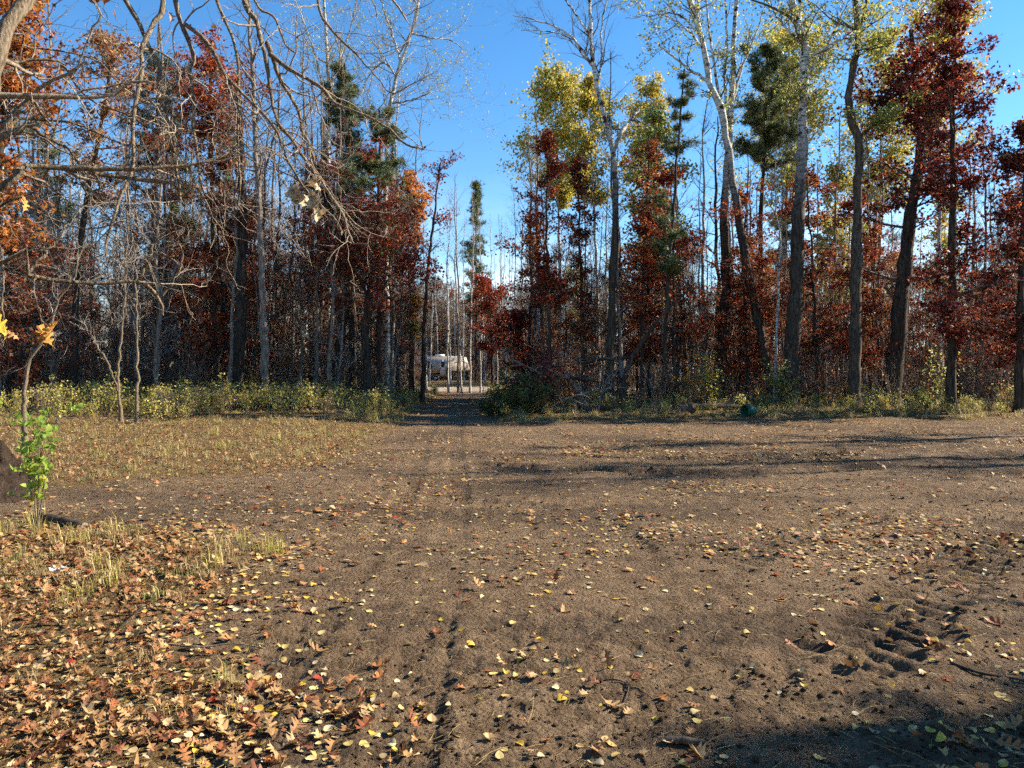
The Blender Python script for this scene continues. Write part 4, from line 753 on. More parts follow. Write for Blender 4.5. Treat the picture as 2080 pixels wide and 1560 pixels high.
# trees out of frame on the right whose long shadows cross the clearing
def shade_tree(x, y, h, r, label, bark, prof, n1, leaf, n3=2):
    b = np.array([x, y, G(x, y) - .05]); root = thing('clearing_tree', label, 'tree', b); P = smooth_line([b, b + [.1, 0, h * .4], b + [-.15, .1, h * .75], b + [0, .2, h]], 30); R = np.linspace(r, r * .2, 30)
    obj('trunk', trunk_mesh(P, R), M[bark], root); lv = crown_branches(P[None], R[None], prof, n1, (45, 80), .25, 6, n3); mb = MB()
    for A, B, k in lv: mb.tubes(A, B, k)
    obj('branchwork', mb.mesh('branchwork', b), M['twig'], root)
    if leaf: mb = MB(); add_leaves(mb, lv, *leaf); obj('crown', mb.mesh('crown', b), M['leaf'], root)
shade_tree(27, 17.6, 20, .30, 'bare tree past the right edge, its shadow streaking over the clearing', 'bark_grey', [(7, 1.2), (11, 2.4), (16, 2.0), (20, .5)], 26, (420, 'kite', 'lime', None, .14, .2), 3)
shade_tree(30, 17.2, 21, .32, 'second bare tree past the right edge, shadow beside the first streak', 'bark_grey', [(8, 1.2), (12, 2.6), (17, 2.0), (21, .5)], 26, (420, 'kite', 'lime', None, .14, .2), 3)
shade_tree(24, 20.0, 16, .26, 'leafy aspen past the right edge of the frame by the forest', 'bark_grey', [(6, 1.2), (9, 2.0), (13, 1.6), (16, .5)], 26, (900, 'kite', 'lime', None, .14, .2), 2)
shade_tree(16.7, 6.0, 10.8, .20, 'leafy oak past the right edge shading the bottom right corner', 'bark_dark', [(5.6, .5), (7.2, 1.25), (9.2, .9), (10.8, .2)], 40, (3200, 'oak', 'rust', None, .2, .2))

# ------------------------------------------------------------------ trailer beyond the road, shed, bucket, logs
def lathe(prof, k=20, axis='z'):
    prof = np.array(prof, float); a = np.arange(k) * 2 * np.pi / k; V = np.stack([prof[:, 0:1] * np.cos(a), prof[:, 0:1] * np.sin(a), np.repeat(prof[:, 1:2], k, 1)], -1)
    idx = np.arange(len(prof) * k).reshape(len(prof), k); nx = np.roll(idx, -1, 1); Q = np.stack([idx[:-1], nx[:-1], nx[1:], idx[1:]], -1).reshape(-1, 4); V = V.reshape(-1, 3)
    if axis == 'y': V = V[:, [0, 2, 1]]; Q = Q[:, ::-1]
    return V, Q
def extrude_y(poly, y0, y1):
    n = len(poly); V = [(x, y0, z) for x, z in poly] + [(x, y1, z) for x, z in poly]; mb = MB()
    Q = [(i, (i + 1) % n, n + (i + 1) % n, n + i) for i in range(n)]; mb.add(V, Q, [(0, i + 1, i) for i in range(1, n - 1)] + [(n, n + i, n + i + 1) for i in range(1, n - 1)]); return mb
RD = 91.; rx = (905 - CX) / F * RD; rb = np.array([rx, RD, G(rx, RD) - .02]); rv = thing('camper_trailer', 'beige camper trailer parked beyond the gravel road, seen through the gap', 'trailer', rb)
poly = [(-3.9, .62), (-1.05, .62), (-1.0, .62), (.7, .62), (.8, 1.25), (2.75, 1.25), (3.0, 1.5), (2.55, 2.95), (2.3, 3.05), (-3.7, 3.05), (-3.9, 2.85)]
obj('body', extrude_y(poly, -1.2, 1.2).mesh('body'), M['rv'], rv)
def bx(parent, name, m, *b): mb = MB(); mb.box(*b); return obj(name, mb.mesh(name), M[m], parent)
bx(rv, 'stripe', 'rv_stripe', -3.88, .68, -1.215, -1.19, 1.22, 1.36); bx(rv, 'stripe', 'rv_stripe', -3.88, .68, -1.213, -1.19, 1.02, 1.08)
dr = bx(rv, 'door', 'rv_trim', -.55, .12, -1.235, -1.19, .72, 2.68); bx(dr, 'door_window', 'glass', -.42, 0, -1.25, -1.22, 1.75, 2.42); bx(dr, 'door_handle', 'tyre', -.52, -.46, -1.26, -1.22, 1.5, 1.62)
for x0, x1, z0, z1 in ((-2.1, -1.5, 1.6, 2.45), (-3.5, -2.7, 1.7, 2.4)):
    wf = bx(rv, 'window', 'rv_trim', x0 - .05, x1 + .05, -1.225, -1.19, z0 - .05, z1 + .05); bx(wf, 'pane', 'glass', x0, x1, -1.24, -1.21, z0, z1)
bx(rv, 'roof_vent', 'rv_trim', -1.25, -.15, -.4, .4, 3.05, 3.32); bx(rv, 'roof_rail', 'rv_trim', -3.7, 2.3, -1.23, -1.17, 2.98, 3.08)
for x in (-1.95, -1.1):
    V, Q = lathe([(.0, -1.22), (.20, -1.22), (.33, -1.2), (.35, -1.1), (.33, -1.0), (0, -1.0)], 18, 'y'); V[:, 0] += x; V[:, 2] += .35; mb = MB(); mb.add(V, Q); wh = obj('wheel', mb.mesh('wheel'), M['tyre'], rv)
    V, Q = lathe([(0, -1.25), (.17, -1.24), (.19, -1.22)], 16, 'y'); V[:, 0] += x; V[:, 2] += .35; mb = MB(); mb.add(V, Q); obj('rim', mb.mesh('rim'), M['rim'], wh)
bx(rv, 'hitch_leg', 'tyre', 1.6, 1.75, -.5, -.35, 0, 1.25); bx(rv, 'hitch_leg', 'tyre', 1.6, 1.75, .35, .5, 0, 1.25)
SD = 72.; sx = (1352 - CX) / F * SD; sb = np.array([sx, SD, G(sx, SD) - .02]); sh_ = thing('shed', 'white shed with a small two-windowed door glimpsed through the right wood', 'shed', sb)
mb = MB(); mb.box(-2.4, 2.4, -1.5, 1.5, 0, 2.1); obj('wall', mb.mesh('wall'), M['shed'], sh_); obj('roof', extrude_y([(-2.7, 2.1), (2.7, 2.1), (0, 3.0)], -1.7, 1.7).mesh('roof'), M['shed_roof'], sh_)
dr = bx(sh_, 'door', 'rv_trim', .85, 2.15, -1.54, -1.49, .05, 1.95)
for x0 in (1.0, 1.6): bx(dr, 'pane', 'glass', x0, x0 + .36, -1.56, -1.53, 1.4, 1.7)
BD = 23.7; bx_ = (1512 - CX) / F * BD; bk = thing('bucket', 'green plastic bucket lying on its side at the forest edge', 'bucket', (bx_, BD, G(bx_, BD) + .19)); bk.rotation_euler = (0, rad(4), rad(-62))
V, Q = lathe([(0, .42), (.155, .42), (.165, .41), (.172, .25), (.18, .1), (.186, .06), (.192, .0), (.18, .0), (.172, .06), (.155, .38), (0, .385)], 28, 'y'); mb = MB(); mb.add(V, Q); obj('shell', mb.mesh('shell', smooth=True), M['bucket'], bk)
for y in (.03, .09): V, Q = lathe([(.185, y - .012), (.202, y - .01), (.202, y + .01), (.183, y + .012)], 28, 'y'); mb = MB(); mb.add(V, Q); obj('rim_ring', mb.mesh('rim_ring', smooth=True), M['bucket'], bk)
def log(name, label, pts, r, bark='bark_dark', cat='log', stubs=0, cut='dead_wood'):
    b = np.array(pts[0]); root = thing(name, label, cat, b); P = smooth_line(pts, 16); R = np.linspace(r[0], r[1], 16); obj('bark', trunk_mesh(P, R, 9, 0, 'bark'), M[bark], root)
    for e, s_ in ((0, 1), (-1, -1)):
        V, Q = tubes(np.stack([P[e], P[e] + nrm(P[s_ if e == 0 else -2] - P[e]) * .01]), np.array([R[e], R[e]]) * .98, 9); V = np.vstack([V[:9], P[e]]); mb = MB(); mb.add(V - b, T=[(i, (i + 1) % 9, 9) for i in range(9)]); obj('cut_end', mb.mesh('cut_end'), M[cut], root)
    for _ in range(stubs): P1, R1 = spawn(P[None], R[None], 1, (.2, .9), (50, 80), .25, 4, .1, .1, .4); mb = MB(); mb.tubes(P1, R1, 5); obj('stub', mb.mesh('stub', b), M[bark], root)
    return root
def gp(px, d, up=0.): x = (px - CX) / F * d; return (x, d, G(x, d) + up)
log('rotten_log', 'long dark rotten log lying left of the green bucket', [gp(1398, 25.2, .12), gp(1450, 25.3, .11), gp(1500, 25.5, .09)], (.13, .09), stubs=2)
log('log_chunk', 'short thick dark log chunk at the shaded forest edge', [gp(1388, 24.3, .16), gp(1408, 24.4, .16)], (.2, .19))
log('fallen_log', 'dark fallen log at the foot of the broken pale stump', [gp(1192, 25.0, .09), gp(1240, 25.2, .10)], (.1, .08), stubs=2)
log('wood_stick', 'dark weathered stick lying beside the green plant at the left', [W(76, 1046, 7.75) * [1, 1, 0] + [0, 0, G(-5.0, 7.75) + .05], W(120, 1056, 7.5) * [1, 1, 0] + [0, 0, G(-4.65, 7.5) + .05], W(172, 1070, 7.2) * [1, 1, 0] + [0, 0, G(-4.2, 7.2) + .04]], (.05, .04), 'bark_dark', 'stick')
log('wood_stick', 'short bark covered stick lying near the bottom edge', [gp(1352, 3.12, .015), gp(1390, 3.11, .018), gp(1432, 3.09, .016)], (.017, .014), 'bark_grey', 'stick')
# broken pale stump with its fallen top
sd_ = 26.; st0 = np.array(gp(1188, sd_, -.05)); stump = thing('broken_stump', 'pale splintered stump leaning left with its broken top lying across', 'stump', st0)
P = smooth_line([st0, W(1180, 812, sd_), W(1168, 785, sd_), W(1156, 766, sd_)], 14); R = np.linspace(.20, .13, 14); obj('trunk', trunk_mesh(P, R, 10, .2), M['dead_wood'], stump)
for q, w, m_ in (([(1156, 768), (1130, 760), (1108, 750), (1090, 742)], (12, 5), 'dead_wood'), ([(1195, 773), (1160, 768), (1120, 768), (1082, 770)], (7, 4), 'bark_dark'), ([(1150, 766), (1190, 770), (1215, 776), (1240, 780)], (7, 3), 'bark_dark')):
    Pq = smooth_line([W(a, b, sd_ - .15) for a, b in q], 12); obj('fallen_top', trunk_mesh(Pq, np.linspace(w[0], w[1], 12) * sd_ / F / 2, 7, 0, 'fallen_top', st0), M[m_], stump)
mb = MB()
for k in range(9): a = k * .7; t0 = P[-1] + np.array([math.cos(a), math.sin(a), 0]) * .09; mb.tubes(np.stack([t0, t0 + [rng.normal() * .03, rng.normal() * .03, rng.uniform(.1, .28)]])[None], np.array([[.03, .003]]), 4)
obj('splinter_crown', mb.mesh('splinter_crown', st0), M['dead_wood'], stump)

for lb, pts, r in (('dead grey branch leaning over the bushes at the track mouth', [gp(1150, 25.2, 0), W(1110, 770, 25.0), W(1065, 742, 24.8), W(1030, 728, 24.7)], .05), ('thin dead branch lying low in front of the pale stump', [gp(1100, 24.2, .1), W(1160, 806, 24.4), W(1230, 790, 24.8), W(1285, 786, 25)], .035), ('forked dead branch propped right of the pale stump', [gp(1215, 24.6, 0), W(1225, 790, 24.8), W(1250, 760, 25), W(1262, 735, 25.2)], .035)):
    P = smooth_line(pts, 18); R = np.linspace(r, r * .35, 18); b = P[0]; root = thing('dead_branch', lb, 'dead branch', b); obj('stem', trunk_mesh(P, R, 7, 0, 'stem'), M['bark_slim'], root)
    P1, R1 = spawn(P[None], R[None], 12, (.2, 1), (30, 75), .7, 6, .1, .2, .6, .4, .006); P2, R2 = spawn(P1, R1, 4, (.2, 1), (30, 70), .3, 4, .1, .2, .6, .5, .005); mb = MB(); mb.tubes(P1, R1, 4); mb.tubes(P2, R2, 3); obj('twig_spray', mb.mesh('twig_spray', b), M['twig_grey'], root)

# ------------------------------------------------------------------ single bushes and plants
def bush(name, label, cat, px, d, w, h, ns, nl, pal, ls, style='kite'):
    b = np.array(gp(px, d, -.03)); root = thing(name, label, cat, b); a = rng.uniform(0, 6.28, ns); t = np.linspace(0, 1, 6); P = np.zeros((ns, 6, 3)); l = w * rng.uniform(.15, 1, ns)
    P[:, :, 0] = (np.cos(a) * l)[:, None] * t ** 1.2; P[:, :, 1] = (np.sin(a) * l)[:, None] * t ** 1.2; P[:, :, 2] = (h * rng.uniform(.5, 1, ns) * (1 - .35 * (l / w) ** 2))[:, None] * t ** .8; P[:, 1:] += rng.normal(size=(ns, 5, 3)) * .03; R = np.linspace(.012, .004, 6)[None].repeat(ns, 0)
    P1, R1 = spawn(P, R, 7, (.15, 1), (25, 70), .28 * h, 4, .15, .2); mb = MB(); mb.tubes(P, R, 4); mb.tubes(P1, R1, 3); obj('stem_cluster', mb.mesh('stem_cluster'), M['twig'], root)
    mb = MB(); pos = along(P1, max(1, nl // len(P1) + 1), .05, 1.1); pos = pos[rng.permutation(len(pos))[:nl]] + rng.normal(size=(min(nl, len(pos)), 3)) * .06; leaves(mb, pos, ls * rng.uniform(.6, 1.3, len(pos)), OAKF if style == 'oak' else KITE, palette(len(pos), PAL[pal] if isinstance(pal, str) else pal), up=.6, hang=.2); obj('foliage', mb.mesh('foliage'), M['leaf'], root)
bush('bush', 'dense dark green bush on the right corner of the track mouth', 'bush', 1062, 24.3, 1.5, 1.5, 32, 3200, 'green', .09)
bush('bush', 'maroon leaved bush merging with the green one at the track mouth', 'bush', 1096, 25.0, 1.2, 2.2, 24, 2400, 'dark', .12, 'oak')
bush('bush', 'low leafy green bush nearest the right edge of the track', 'bush', 1000, 25.5, .8, .9, 18, 1300, PAL['green'] + PAL['lime'][:1], .08)
bush('yellow_shrub', 'shrub with glowing yellow-green leaves in front of the white shed', 'shrub', 1425, 27, .7, 2.3, 12, 620, 'yellow', .10)
bush('yellow_shrub', 'yellow-green leafy shrub beside the base of the banded aspen', 'shrub', 1582, 27.5, .55, 1.9, 10, 460, 'lime', .10)
bush('pale_shrub', 'small shrub with pale green leaves among the dark right trunks', 'shrub', 1885, 25.5, .6, .95, 12, 380, 'lime', .09)
bush('pale_shrub', 'tall thin yellowish shrub by the straight red oak', 'shrub', 1915, 27.5, .5, 2.4, 8, 260, 'lime', .10)
# young green plant at the left
gb = np.array(gp(75, 7.2, -.02)); gpl = thing('green_sapling', 'young plant with bright green rounded leaves beside the dark dirt pile', 'plant', gb)
mb = MB(); stems = []
for k in range(8): a = rng.uniform(0, 6.28); stems.append(smooth_line([np.zeros(3), [math.cos(a) * .06, math.sin(a) * .06, .45], [math.cos(a) * .12 + rng.normal() * .05, math.sin(a) * .12, rng.uniform(.8, 1.15)]], 8))
SPs = np.stack(stems); SRs = np.linspace(.0055, .002, 8)[None].repeat(8, 0); mb.tubes(SPs, SRs, 5); q1, r1 = spawn(SPs, SRs, 5, (.35, 1), (30, 70), .2, 4, .2, .15); mb.tubes(q1, r1, 4); obj('stem_cluster', mb.mesh('stem_cluster'), M['twig'], gpl)
lfp = np.vstack([along(q1, 4, .2, 1.05), along(SPs, 6, .3, 1.)])
gl = [mesh('leaf', V, T=T, smooth=True) for V, T in G_ASP]
for m_ in gl: m_.materials.append(M['green_one'])
for p_ in lfp:
    o = obj('leaf', gl[int(rng.integers(4))], None, gpl, Vector(p_)); s_ = rng.uniform(.045, .085); o.scale = (s_,) * 3; o.rotation_euler = (rng.uniform(.2, 1.5), rng.uniform(-.6, .6), rng.uniform(0, 6.28)); o.color = (*[(.30, .44, .07), (.40, .52, .10), (.23, .36, .06), (.55, .5, .08)][int(rng.integers(0, 4)) if p_[2] < .6 else int(rng.integers(0, 3))], 1)
# dark dirt pile at the left edge
u_, v_ = np.meshgrid(np.linspace(-1, 1, 60), np.linspace(-1, 1, 60)); px0, py0 = -6.95, 9.0; rr_ = np.hypot(u_, v_); hh = np.maximum(0, 1 - rr_ ** 1.6) * .85; hh = hh * (.6 + .8 * fbm(u_ * 3 + 4, v_ * 3, 61)) + (fbm(u_ * 11, v_ * 11, 62) - .5) * .22 * (rr_ < .95) * (1 - rr_ ** 2).clip(0) ** .5 - .05 * (rr_ > .9)
hh = hh + (np.abs(fbm(u_ * 9, v_ * 9, 63, 3) - .5) * -.5 + .08 + (fbm(u_ * 26, v_ * 26, 64, 2) - .5) * .16) * (1 - rr_ ** 2).clip(0) ** .4
V = np.stack([px0 + u_ * 1.1, py0 + v_ * .9, hh + ground(px0 + u_ * 1.1, py0 + v_ * .9)], -1).reshape(-1, 3); ii = np.arange(3600).reshape(60, 60); Q = np.stack([ii[:-1, :-1], ii[:-1, 1:], ii[1:, 1:], ii[1:, :-1]], -1).reshape(-1, 4)
o = obj('dirt_pile', mesh('dirt_pile', V - [px0, py0, 0], Q=Q), M['pile_soil'], None, (px0, py0, 0)); tag(o, 'dark crumbly dirt pile at the left edge behind the green plant', 'dirt pile')

# ------------------------------------------------------------------ weeds, grass, clods: uncountable ground cover
GOLD = [(.62, .55, .13), (.52, .49, .11), (.68, .57, .15), (.42, .42, .11), (.58, .44, .15)]
DRY = [(.48, .36, .17), (.40, .28, .13), (.55, .43, .22), (.34, .22, .10)]
weed_src = [shrub(1.0, 10, 170, GOLD, .085, 6) for _ in range(3)] + [shrub(.85, 12, 70, DRY, .06, 6)] + [shrub(.7, 10, 130, [(.16, .22, .06), (.28, .32, .08), (.4, .38, .1)], .07, 6)]
def spots2(n, fn):
    out = np.zeros((0, 2))
    while len(out) < n:
        x = rng.uniform(-16, 18, 4000); y = rng.uniform(9, 50, 4000); k = rng.random(4000) < fn(x, y); out = np.vstack([out, np.c_[x, y][k]])
    out = out[:n]; return np.c_[out, ground(out[:, 0], out[:, 1]) - .02]
def w_left(x, y): s = -sdist(x, y); return (x < -3.4) * (y > 17) * (y < 33) * sstep(.3, 1.2, s) * sstep(18.5, 24.5, y + (x + 9) * -.10 + 5 * (fbm(x * .5, y * .5, 91) - .5)) * (1 - .7 * sstep(26, 32, y))
p = spots2(330, lambda x, y: w_left(x, y) * (.12 + .88 * sstep(.38, .6, fbm(x * .7, y * .7, 93)))); w_ = rng.choice(5, len(p), p=[.27, .25, .2, .25, .03]); gn_scatter('weeds', 'belt of yellow-green weeds in front of the left wood', weed_src, p, rng.uniform(0, 6.28, len(p)), rng.uniform(.25, 1.1, len(p)), which=w_)
def w_right(x, y): s = -sdist(x, y); return ((x > -.5) * (y > 22) * (y < 31) * sstep(.3, 1.5, s) * .6)
p = spots2(170, lambda x, y: w_right(x, y) * (.15 + .85 * sstep(.4, .6, fbm(x * .6, y * .6, 97)))); w_ = rng.choice(5, len(p), p=[.12, .12, .12, .28, .36]); gn_scatter('weeds', 'patchy green and yellow weeds along the right forest edge', weed_src, p, rng.uniform(0, 6.28, len(p)), rng.uniform(.3, .8, len(p)), which=w_)
def w_track(x, y): s = -sdist(x, y); return (np.abs(x - track_x(y)) < 4.2) * (y > 24) * (y < 50) * sstep(.1, .6, s)
p = spots2(150, w_track); gn_scatter('weeds', 'green weeds lining both sides of the track', weed_src, p, rng.uniform(0, 6.28, len(p)), rng.uniform(.4, .8, len(p)), which=rng.choice(5, len(p), p=[.2, .1, .1, .2, .4]))
def grass_tuft(nb, h, pal, spread=.10):
    mb = MB(); a = rng.uniform(0, 6.28, nb); r = spread * np.sqrt(rng.random(nb)); b = np.stack([np.cos(a) * r, np.sin(a) * r, np.zeros(nb)], -1); l = h * rng.uniform(.4, 1.1, nb); a2 = rng.uniform(0, 6.28, nb); bend = rng.uniform(.2, 1.1, nb); dx = np.stack([np.cos(a2), np.sin(a2), 0 * a2], -1); sd = np.stack([-np.sin(a2), np.cos(a2), 0 * a2], -1) * .0035
    mid = b + dx * (l * bend * .3)[:, None] + np.array([0, 0, 1]) * (l * .6)[:, None]; tip = b + dx * (l * bend)[:, None] + np.array([0, 0, 1]) * (l * (1 - .45 * bend)).clip(.02)[:, None]
    V = np.stack([b - sd, b + sd, mid + sd * .8, mid - sd * .8, tip], 1); T = (np.array([(0, 1, 2), (0, 2, 3), (3, 2, 4)])[None] + (np.arange(nb) * 5)[:, None, None]).reshape(-1, 3); mb.add(V.reshape(-1, 3), T=T, C=np.repeat(palette(nb, pal), 5, 0)); return (mb.mesh('tuft'), M['grass'])
GRN = [(.30, .30, .10), (.22, .25, .08), (.42, .36, .15), (.16, .20, .06)]
tuft = [grass_tuft(46, .16, DRY), grass_tuft(46, .22, DRY), grass_tuft(46, .14, GRN + DRY), grass_tuft(40, .34, DRY + GOLD, .12), grass_tuft(46, .12, GRN)]
def g_left(x, y): s = -sdist(x, y); return (x < -2.5) * (y > 9) * (y < 30) * sstep(-.25, .6, s) * (.25 + .75 * sstep(.35, .6, fbm(x * .8, y * .8, 15)))
p = spots2(3300, g_left); gn_scatter('grass', 'dry yellowish grass between the dirt and the left weeds', tuft, p, rng.uniform(0, 6.28, len(p)), rng.uniform(.35, .95, len(p)), which=rng.choice(5, len(p), p=[.3, .18, .3, .05, .17]))
def g_right(x, y): s = -sdist(x, y); return (x > -1.5) * (y > 21) * (y < 32) * sstep(.0, .8, s)
p = spots2(1500, g_right); gn_scatter('grass', 'shaded grass along the right forest edge', tuft, p, rng.uniform(0, 6.28, len(p)), rng.uniform(.7, 1.5, len(p)), which=rng.choice(5, len(p), p=[.2, .15, .3, .1, .25]))
def g_track(x, y): s = -sdist(x, y); return (np.abs(x - track_x(y)) < 3.5) * (y > 22) * (y < 50) * sstep(-.1, .4, s)
p = spots2(900, g_track); gn_scatter('grass', 'grass verges of the track through the gap', tuft, p, rng.uniform(0, 6.28, len(p)), rng.uniform(.7, 1.4, len(p)), which=rng.choice(5, len(p), p=[.15, .2, .3, .1, .25]))
x = rng.uniform(-6, -1, 3000); y = rng.uniform(2.6, 8, 3000); k = (sdist(x, y) < .15 + .5 * (rng.random(3000) - .5)) & (rng.random(3000) < .05 + .4 * sstep(.5, .62, fbm(x * 1.3, y * 1.3, 19)) * sstep(4, 6.5, y)); p = np.c_[x, y, ground(x, y) - .01][k]
gn_scatter('grass', 'sparse dry grass poking through the leaf drift at lower left', tuft, p, rng.uniform(0, 6.28, len(p)), rng.uniform(.35, .9, len(p)), which=rng.choice(5, len(p), p=[.35, .1, .25, .1, .2]))
def clod(s):
    ico = []; t = (1 + 5 ** .5) / 2; v = np.array([(-1, t, 0), (1, t, 0), (-1, -t, 0), (1, -t, 0), (0, -1, t), (0, 1, t), (0, -1, -t), (0, 1, -t), (t, 0, -1), (t, 0, 1), (-t, 0, -1), (-t, 0, 1)]) / 1.9
    f = [(0, 11, 5), (0, 5, 1), (0, 1, 7), (0, 7, 10), (0, 10, 11), (1, 5, 9), (5, 11, 4), (11, 10, 2), (10, 7, 6), (7, 1, 8), (3, 9, 4), (3, 4, 2), (3, 2, 6), (3, 6, 8), (3, 8, 9), (4, 9, 5), (2, 4, 11), (6, 2, 10), (8, 6, 7), (9, 8, 1)]
    v = v * rng.uniform(.6, 1.3, (12, 1)) * np.array([1, .85, .6]); return (mesh('clod', v * s, T=f, attrs={'dirt': np.ones(12), 'road': np.zeros(12), 'wet': np.full(12, .15)}), M['soil'])
n = 26000; d = 2.6 * np.exp(rng.random(n) * math.log(6)); px = rng.uniform(-60, 2140, n); x = (px - CX) / F * d; q = rng.random(n) < .12 + .88 * sstep(.42, .66, fbm(x * .9, d * .9, 9, 3)); k = (sdist(x, d) > -.2) & q; x = x[k]; y = d[k]
tr_, _w = track_relief(x, y); sz = rng.gamma(1.3, .0042, len(x)).clip(.0015, .02) * (1 + .5 * (tr_ > .004)); gn_scatter('clods', 'crumbs and clods of loose soil on the dirt clearing', [clod(1.) for _ in range(6)], np.c_[x, y, ground(x, y)], rng.uniform(0, 6.28, len(x)), sz, tilt=.5)
def straw(l): P = smooth_line([(0, 0, 0), (l * .5, l * .08 * rng.normal(), .004), (l, 0, .002)], 4); V, Q = tubes(P[None], np.full((1, 4), .0011), 3); return (mesh('straw', V, Q=Q, C=np.ones((len(V), 3)) * np.array(DRY[int(rng.integers(4))])), M['grass'])
n = 5000; d = 2.6 * np.exp(rng.random(n) * math.log(4.5)); px = rng.uniform(-60, 2140, n); x = (px - CX) / F * d; gn_scatter('straw', 'bits of dry straw and stalk strewn on the soil', [straw(l) for l in (.03, .05, .08, .14)], np.c_[x, d, ground(x, d) + .003], rng.uniform(0, 6.28, n), rng.uniform(.5, 1.3, n), tilt=.08)

# ------------------------------------------------------------------ fallen leaves: the largest in view one by one, the rest as one mass
def drift(x, y):
    s = sdist(x, y); lf = sstep(1.1, -.9, s + 1.1 * (fbm(x * 1.1, y * 1.1, 51) - .5)) ** 1.6 * (y < 9)
    den = 20 + 130 * sstep(.5, .68, fbm(x * .75, y * 1.0, 52)) * (.6 + .8 * (x > 1)) + 950 * lf * (.45 + .55 * sstep(.3, .6, fbm(x * 1.2, y * 1.2, 53)))
    den += 70 * np.exp(-(((x + .55) / .75) ** 2 + ((y - 10.9) / .45) ** 2) * 1.3) + 55 * sstep(.5, .62, fbm(x * .8, y * .8, 54)) * np.exp(-((x + 3.2) / 1.6) ** 2 - ((y - 9.0) / 1.6) ** 2)
    den += 70 * np.exp(-((x - 4.6) / 1.4) ** 2 - ((y - 6.9) / .7) ** 2) + 160 * np.exp(-((x + .85) / .55) ** 2 - ((y - 3.25) / .4) ** 2) + 60 * np.exp(-((x - .55) / .4) ** 2 - ((y - 2.95) / .2) ** 2)
    den += 120 * sstep(.5, -.8, s) * (y > 9) * (y < 20) * (.3 + .7 * sstep(.4, .6, fbm(x * .9, y * .9, 57))) + 30 * sstep(.2, -.6, s) * (y >= 20) * (y < 25) + 35 * np.exp(-((s) / .8) ** 2) * (y > 16) * (x > -1)
    return den * (1 - .45 * sstep(10, 22, y))
n = 400000; d = 2.5 + 27.5 * rng.random(n) ** 1.0; px = rng.uniform(-120, 2200, n); x = (px - CX) / F * d
area = (2320 / F * d) * 27.5 / n; k = rng.random(n) < drift(x, d) * area; x = x[k]; y = d[k]; n = len(x)
lfz = sstep(.2, -.4, sdist(x, y)); kind = np.where(rng.random(n) < .38 + .4 * lfz, 0, 1); kind = np.where((kind == 0) & (rng.random(n) < .22 + .2 * lfz), 2, kind)
size = np.where(kind == 0, rng.uniform(.055, .115, n), np.where(kind == 1, rng.uniform(.026, .054, n), rng.uniform(.045, .095, n))) * (1 - .34 * lfz)
OC = np.array([(.42, .17, .06), (.34, .12, .05), (.48, .25, .10), (.38, .20, .09), (.24, .09, .045), (.50, .31, .14)]); AC = np.array([(.62, .47, .16), (.66, .53, .24), (.56, .40, .14), (.70, .60, .36), (.62, .42, .06), (.50, .36, .18)]); MC = np.array([(.44, .25, .11), (.52, .34, .16), (.32, .17, .08), (.56, .40, .22)])
ci = rng.integers(0, 120, n); col = np.where((kind == 0)[:, None], OC[ci % 6], np.where((kind == 1)[:, None], AC[ci % 6], MC[ci % 4])) * rng.uniform(.75, 1.12, (n, 1)); col = np.where(rng.random((n, 1)) < .004, np.array([.36, .05, .03]), col) * (1 - .2 * lfz[:, None] * (rng.random((n, 1)) < .7))
e = .02; gz = ground(x, y); nv_ = nrm(np.stack([-(ground(x + e, y) - gz) / e, -(ground(x, y + e) - gz) / e, np.ones(n)], -1) + rng.normal(size=(n, 3)) * np.where(kind == 1, .09, .26)[:, None] * (1 + .6 * lfz)[:, None])
z = gz + .006 + rng.random(n) * .018 * lfz + np.where(kind == 1, 0, .006)
ppx = CX + x / y * F; ppy = HY + (EYE - z) / y * F; vis = (ppx > 5) & (ppx < 2075) & (ppy < 1556)
app = np.where(vis, size / y * np.where(kind == 1, .9, 1.), 0); order = np.argsort(-app); one = order[:300]; rest = order[300:]
KN = {0: 'oak', 1: 'asp', 2: 'map'}
def tone(c): r, g, b = c; return 'crimson' if r > 4 * g else 'yellow' if g / r > .62 and b / r < .42 else 'pale cream' if g / r > .72 else 'dark brown' if r < .3 else 'rust orange' if g / r < .48 else 'reddish tan' if g / r < .54 else 'brown' if r < .38 else 'light tan'
amed = np.median(app[one])
for i in one:
    kn = KN[int(kind[i])]; o = obj('fallen_leaf', LEAFM[kn][int(rng.integers(len(LEAFM[kn])))], None, None, (x[i], y[i], z[i])); o.scale = (size[i],) * 3; o.color = (*col[i], 1)
    nn = Vector(nv_[i]); o.rotation_mode = 'QUATERNION'
    o.rotation_quaternion = Quaternion(nn, rng.uniform(0, 6.28)) @ nn.to_track_quat('Z', 'Y')
    colw = 'leftmost' if ppx[i] < 140 else 'far left' if ppx[i] < 290 else 'well left' if ppx[i] < 440 else 'left of centre' if ppx[i] < 840 else 'at centre' if ppx[i] < 1260 else 'right of centre' if ppx[i] < 1680 else 'far right'; roww = 'at bottom edge' if ppy[i] > 1480 else 'near bottom edge' if ppy[i] > 1400 else 'further up' if ppy[i] > 1320 else 'highest up'
    zone = ('in leaf drift ' if lfz[i] > .5 else 'on bare soil ') + roww + ', ' + colw
    lb = f"{'large' if app[i] > amed else 'small'} {tone(col[i])} {dict(oak='lobed oak leaf', asp='rounded aspen leaf', map='curled ragged leaf')[kn]} {zone}"; tag(o, lb, 'leaf', lb)
mb = MB()
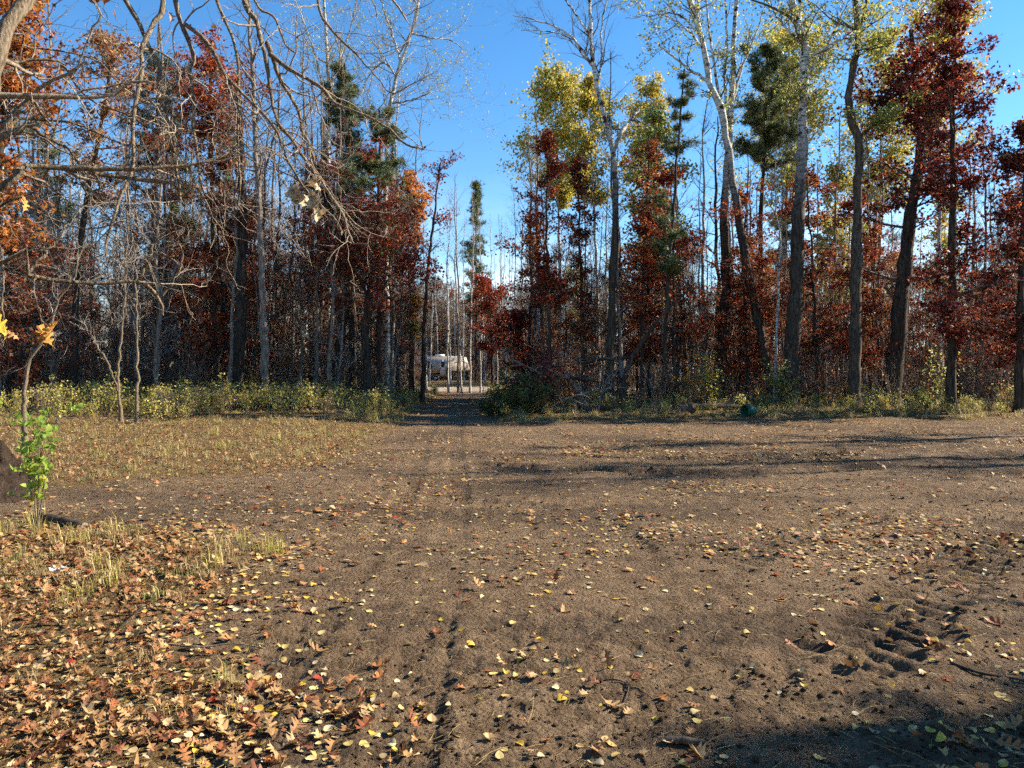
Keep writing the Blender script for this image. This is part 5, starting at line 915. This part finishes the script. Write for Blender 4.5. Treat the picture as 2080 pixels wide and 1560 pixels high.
for kk, tm in ((0, G_OAK), (1, G_ASP), (2, G_MAP)):
    for v in range(len(tm)):
        for nearby in (True, False):
            s_ = rest[(kind[rest] == kk) & (rest % len(tm) == v) & ((y[rest] < 5.5) == nearby)]
            if len(s_): leaves(mb, np.c_[x, y, z][s_], size[s_] * (1 if nearby else 1.1), tm[v] if nearby else (OAKF if kk == 0 else KITE), col[s_], up=0, nv=nv_[s_])
o = obj('fallen_leaves', mb.mesh('fallen_leaves'), M['litter']); tag(o, 'scattered fallen oak and aspen leaves over the clearing', None, kind='stuff'); print('LEAVES', n)
# twigs on the soil, scraps of paper
for lb, pts, r in (('curved dark twig on the soil right of centre near the bottom', [gp(1215, 3.75, .006), gp(1250, 3.72, .01), gp(1276, 3.65, .008), gp(1268, 3.5, .006), gp(1266, 3.42, .004)], .004), ('long dark twig lying at the right edge in the shadow', [gp(1930, 3.95, .01), gp(1990, 3.85, .012), gp(2060, 3.75, .012), gp(2140, 3.65, .01)], .009), ('pale bent twig across the leaf drift at lower left', [gp(330, 4.15, .03), gp(410, 4.1, .03), gp(470, 4.12, .04), gp(530, 4.1, .02)], .006), ('thin brown twig slanting through the left leaf drift', [gp(240, 4.35, .03), gp(290, 4.7, .04), gp(340, 5.0, .03)], .005), ('dark twig on the leaf litter near the white scraps', [gp(175, 5.45, .03), gp(230, 5.5, .035), gp(290, 5.45, .03)], .008)):
    P = smooth_line(pts, 14); b = P[0]; o = obj('fallen_twig', trunk_mesh(P, np.linspace(r, r * .5, 14), 6, 0), M['bark_dark'] if 'pale' not in lb else M['bark_near'], None, Vector(b)); tag(o, lb, 'twig')
for px, lb in ((118, 'crumpled white paper scrap in the left leaf litter'), (150, 'smaller white paper scrap beside the crumpled one')):
    g_ = 7; u_, v_ = np.meshgrid(np.linspace(-1, 1, g_), np.linspace(-1, 1, g_)); V = np.stack([u_ * .05 + rng.normal(size=u_.shape) * .008, v_ * .04 + rng.normal(size=u_.shape) * .008, np.abs(rng.normal(size=u_.shape)) * .016 + .012], -1).reshape(-1, 3) * (1 if px == 118 else .6); ii = np.arange(g_ * g_).reshape(g_, g_)
    o = obj('paper_scrap', mesh('paper_scrap', V, Q=np.stack([ii[:-1, :-1], ii[:-1, 1:], ii[1:, 1:], ii[1:, :-1]], -1).reshape(-1, 4)), M['paper'], None, gp(px, 5.55, .01)); tag(o, lb, 'paper')
print('TRIS', sum(len(m.loops) - 2 * len(m.polygons) for m in bpy.data.meshes))
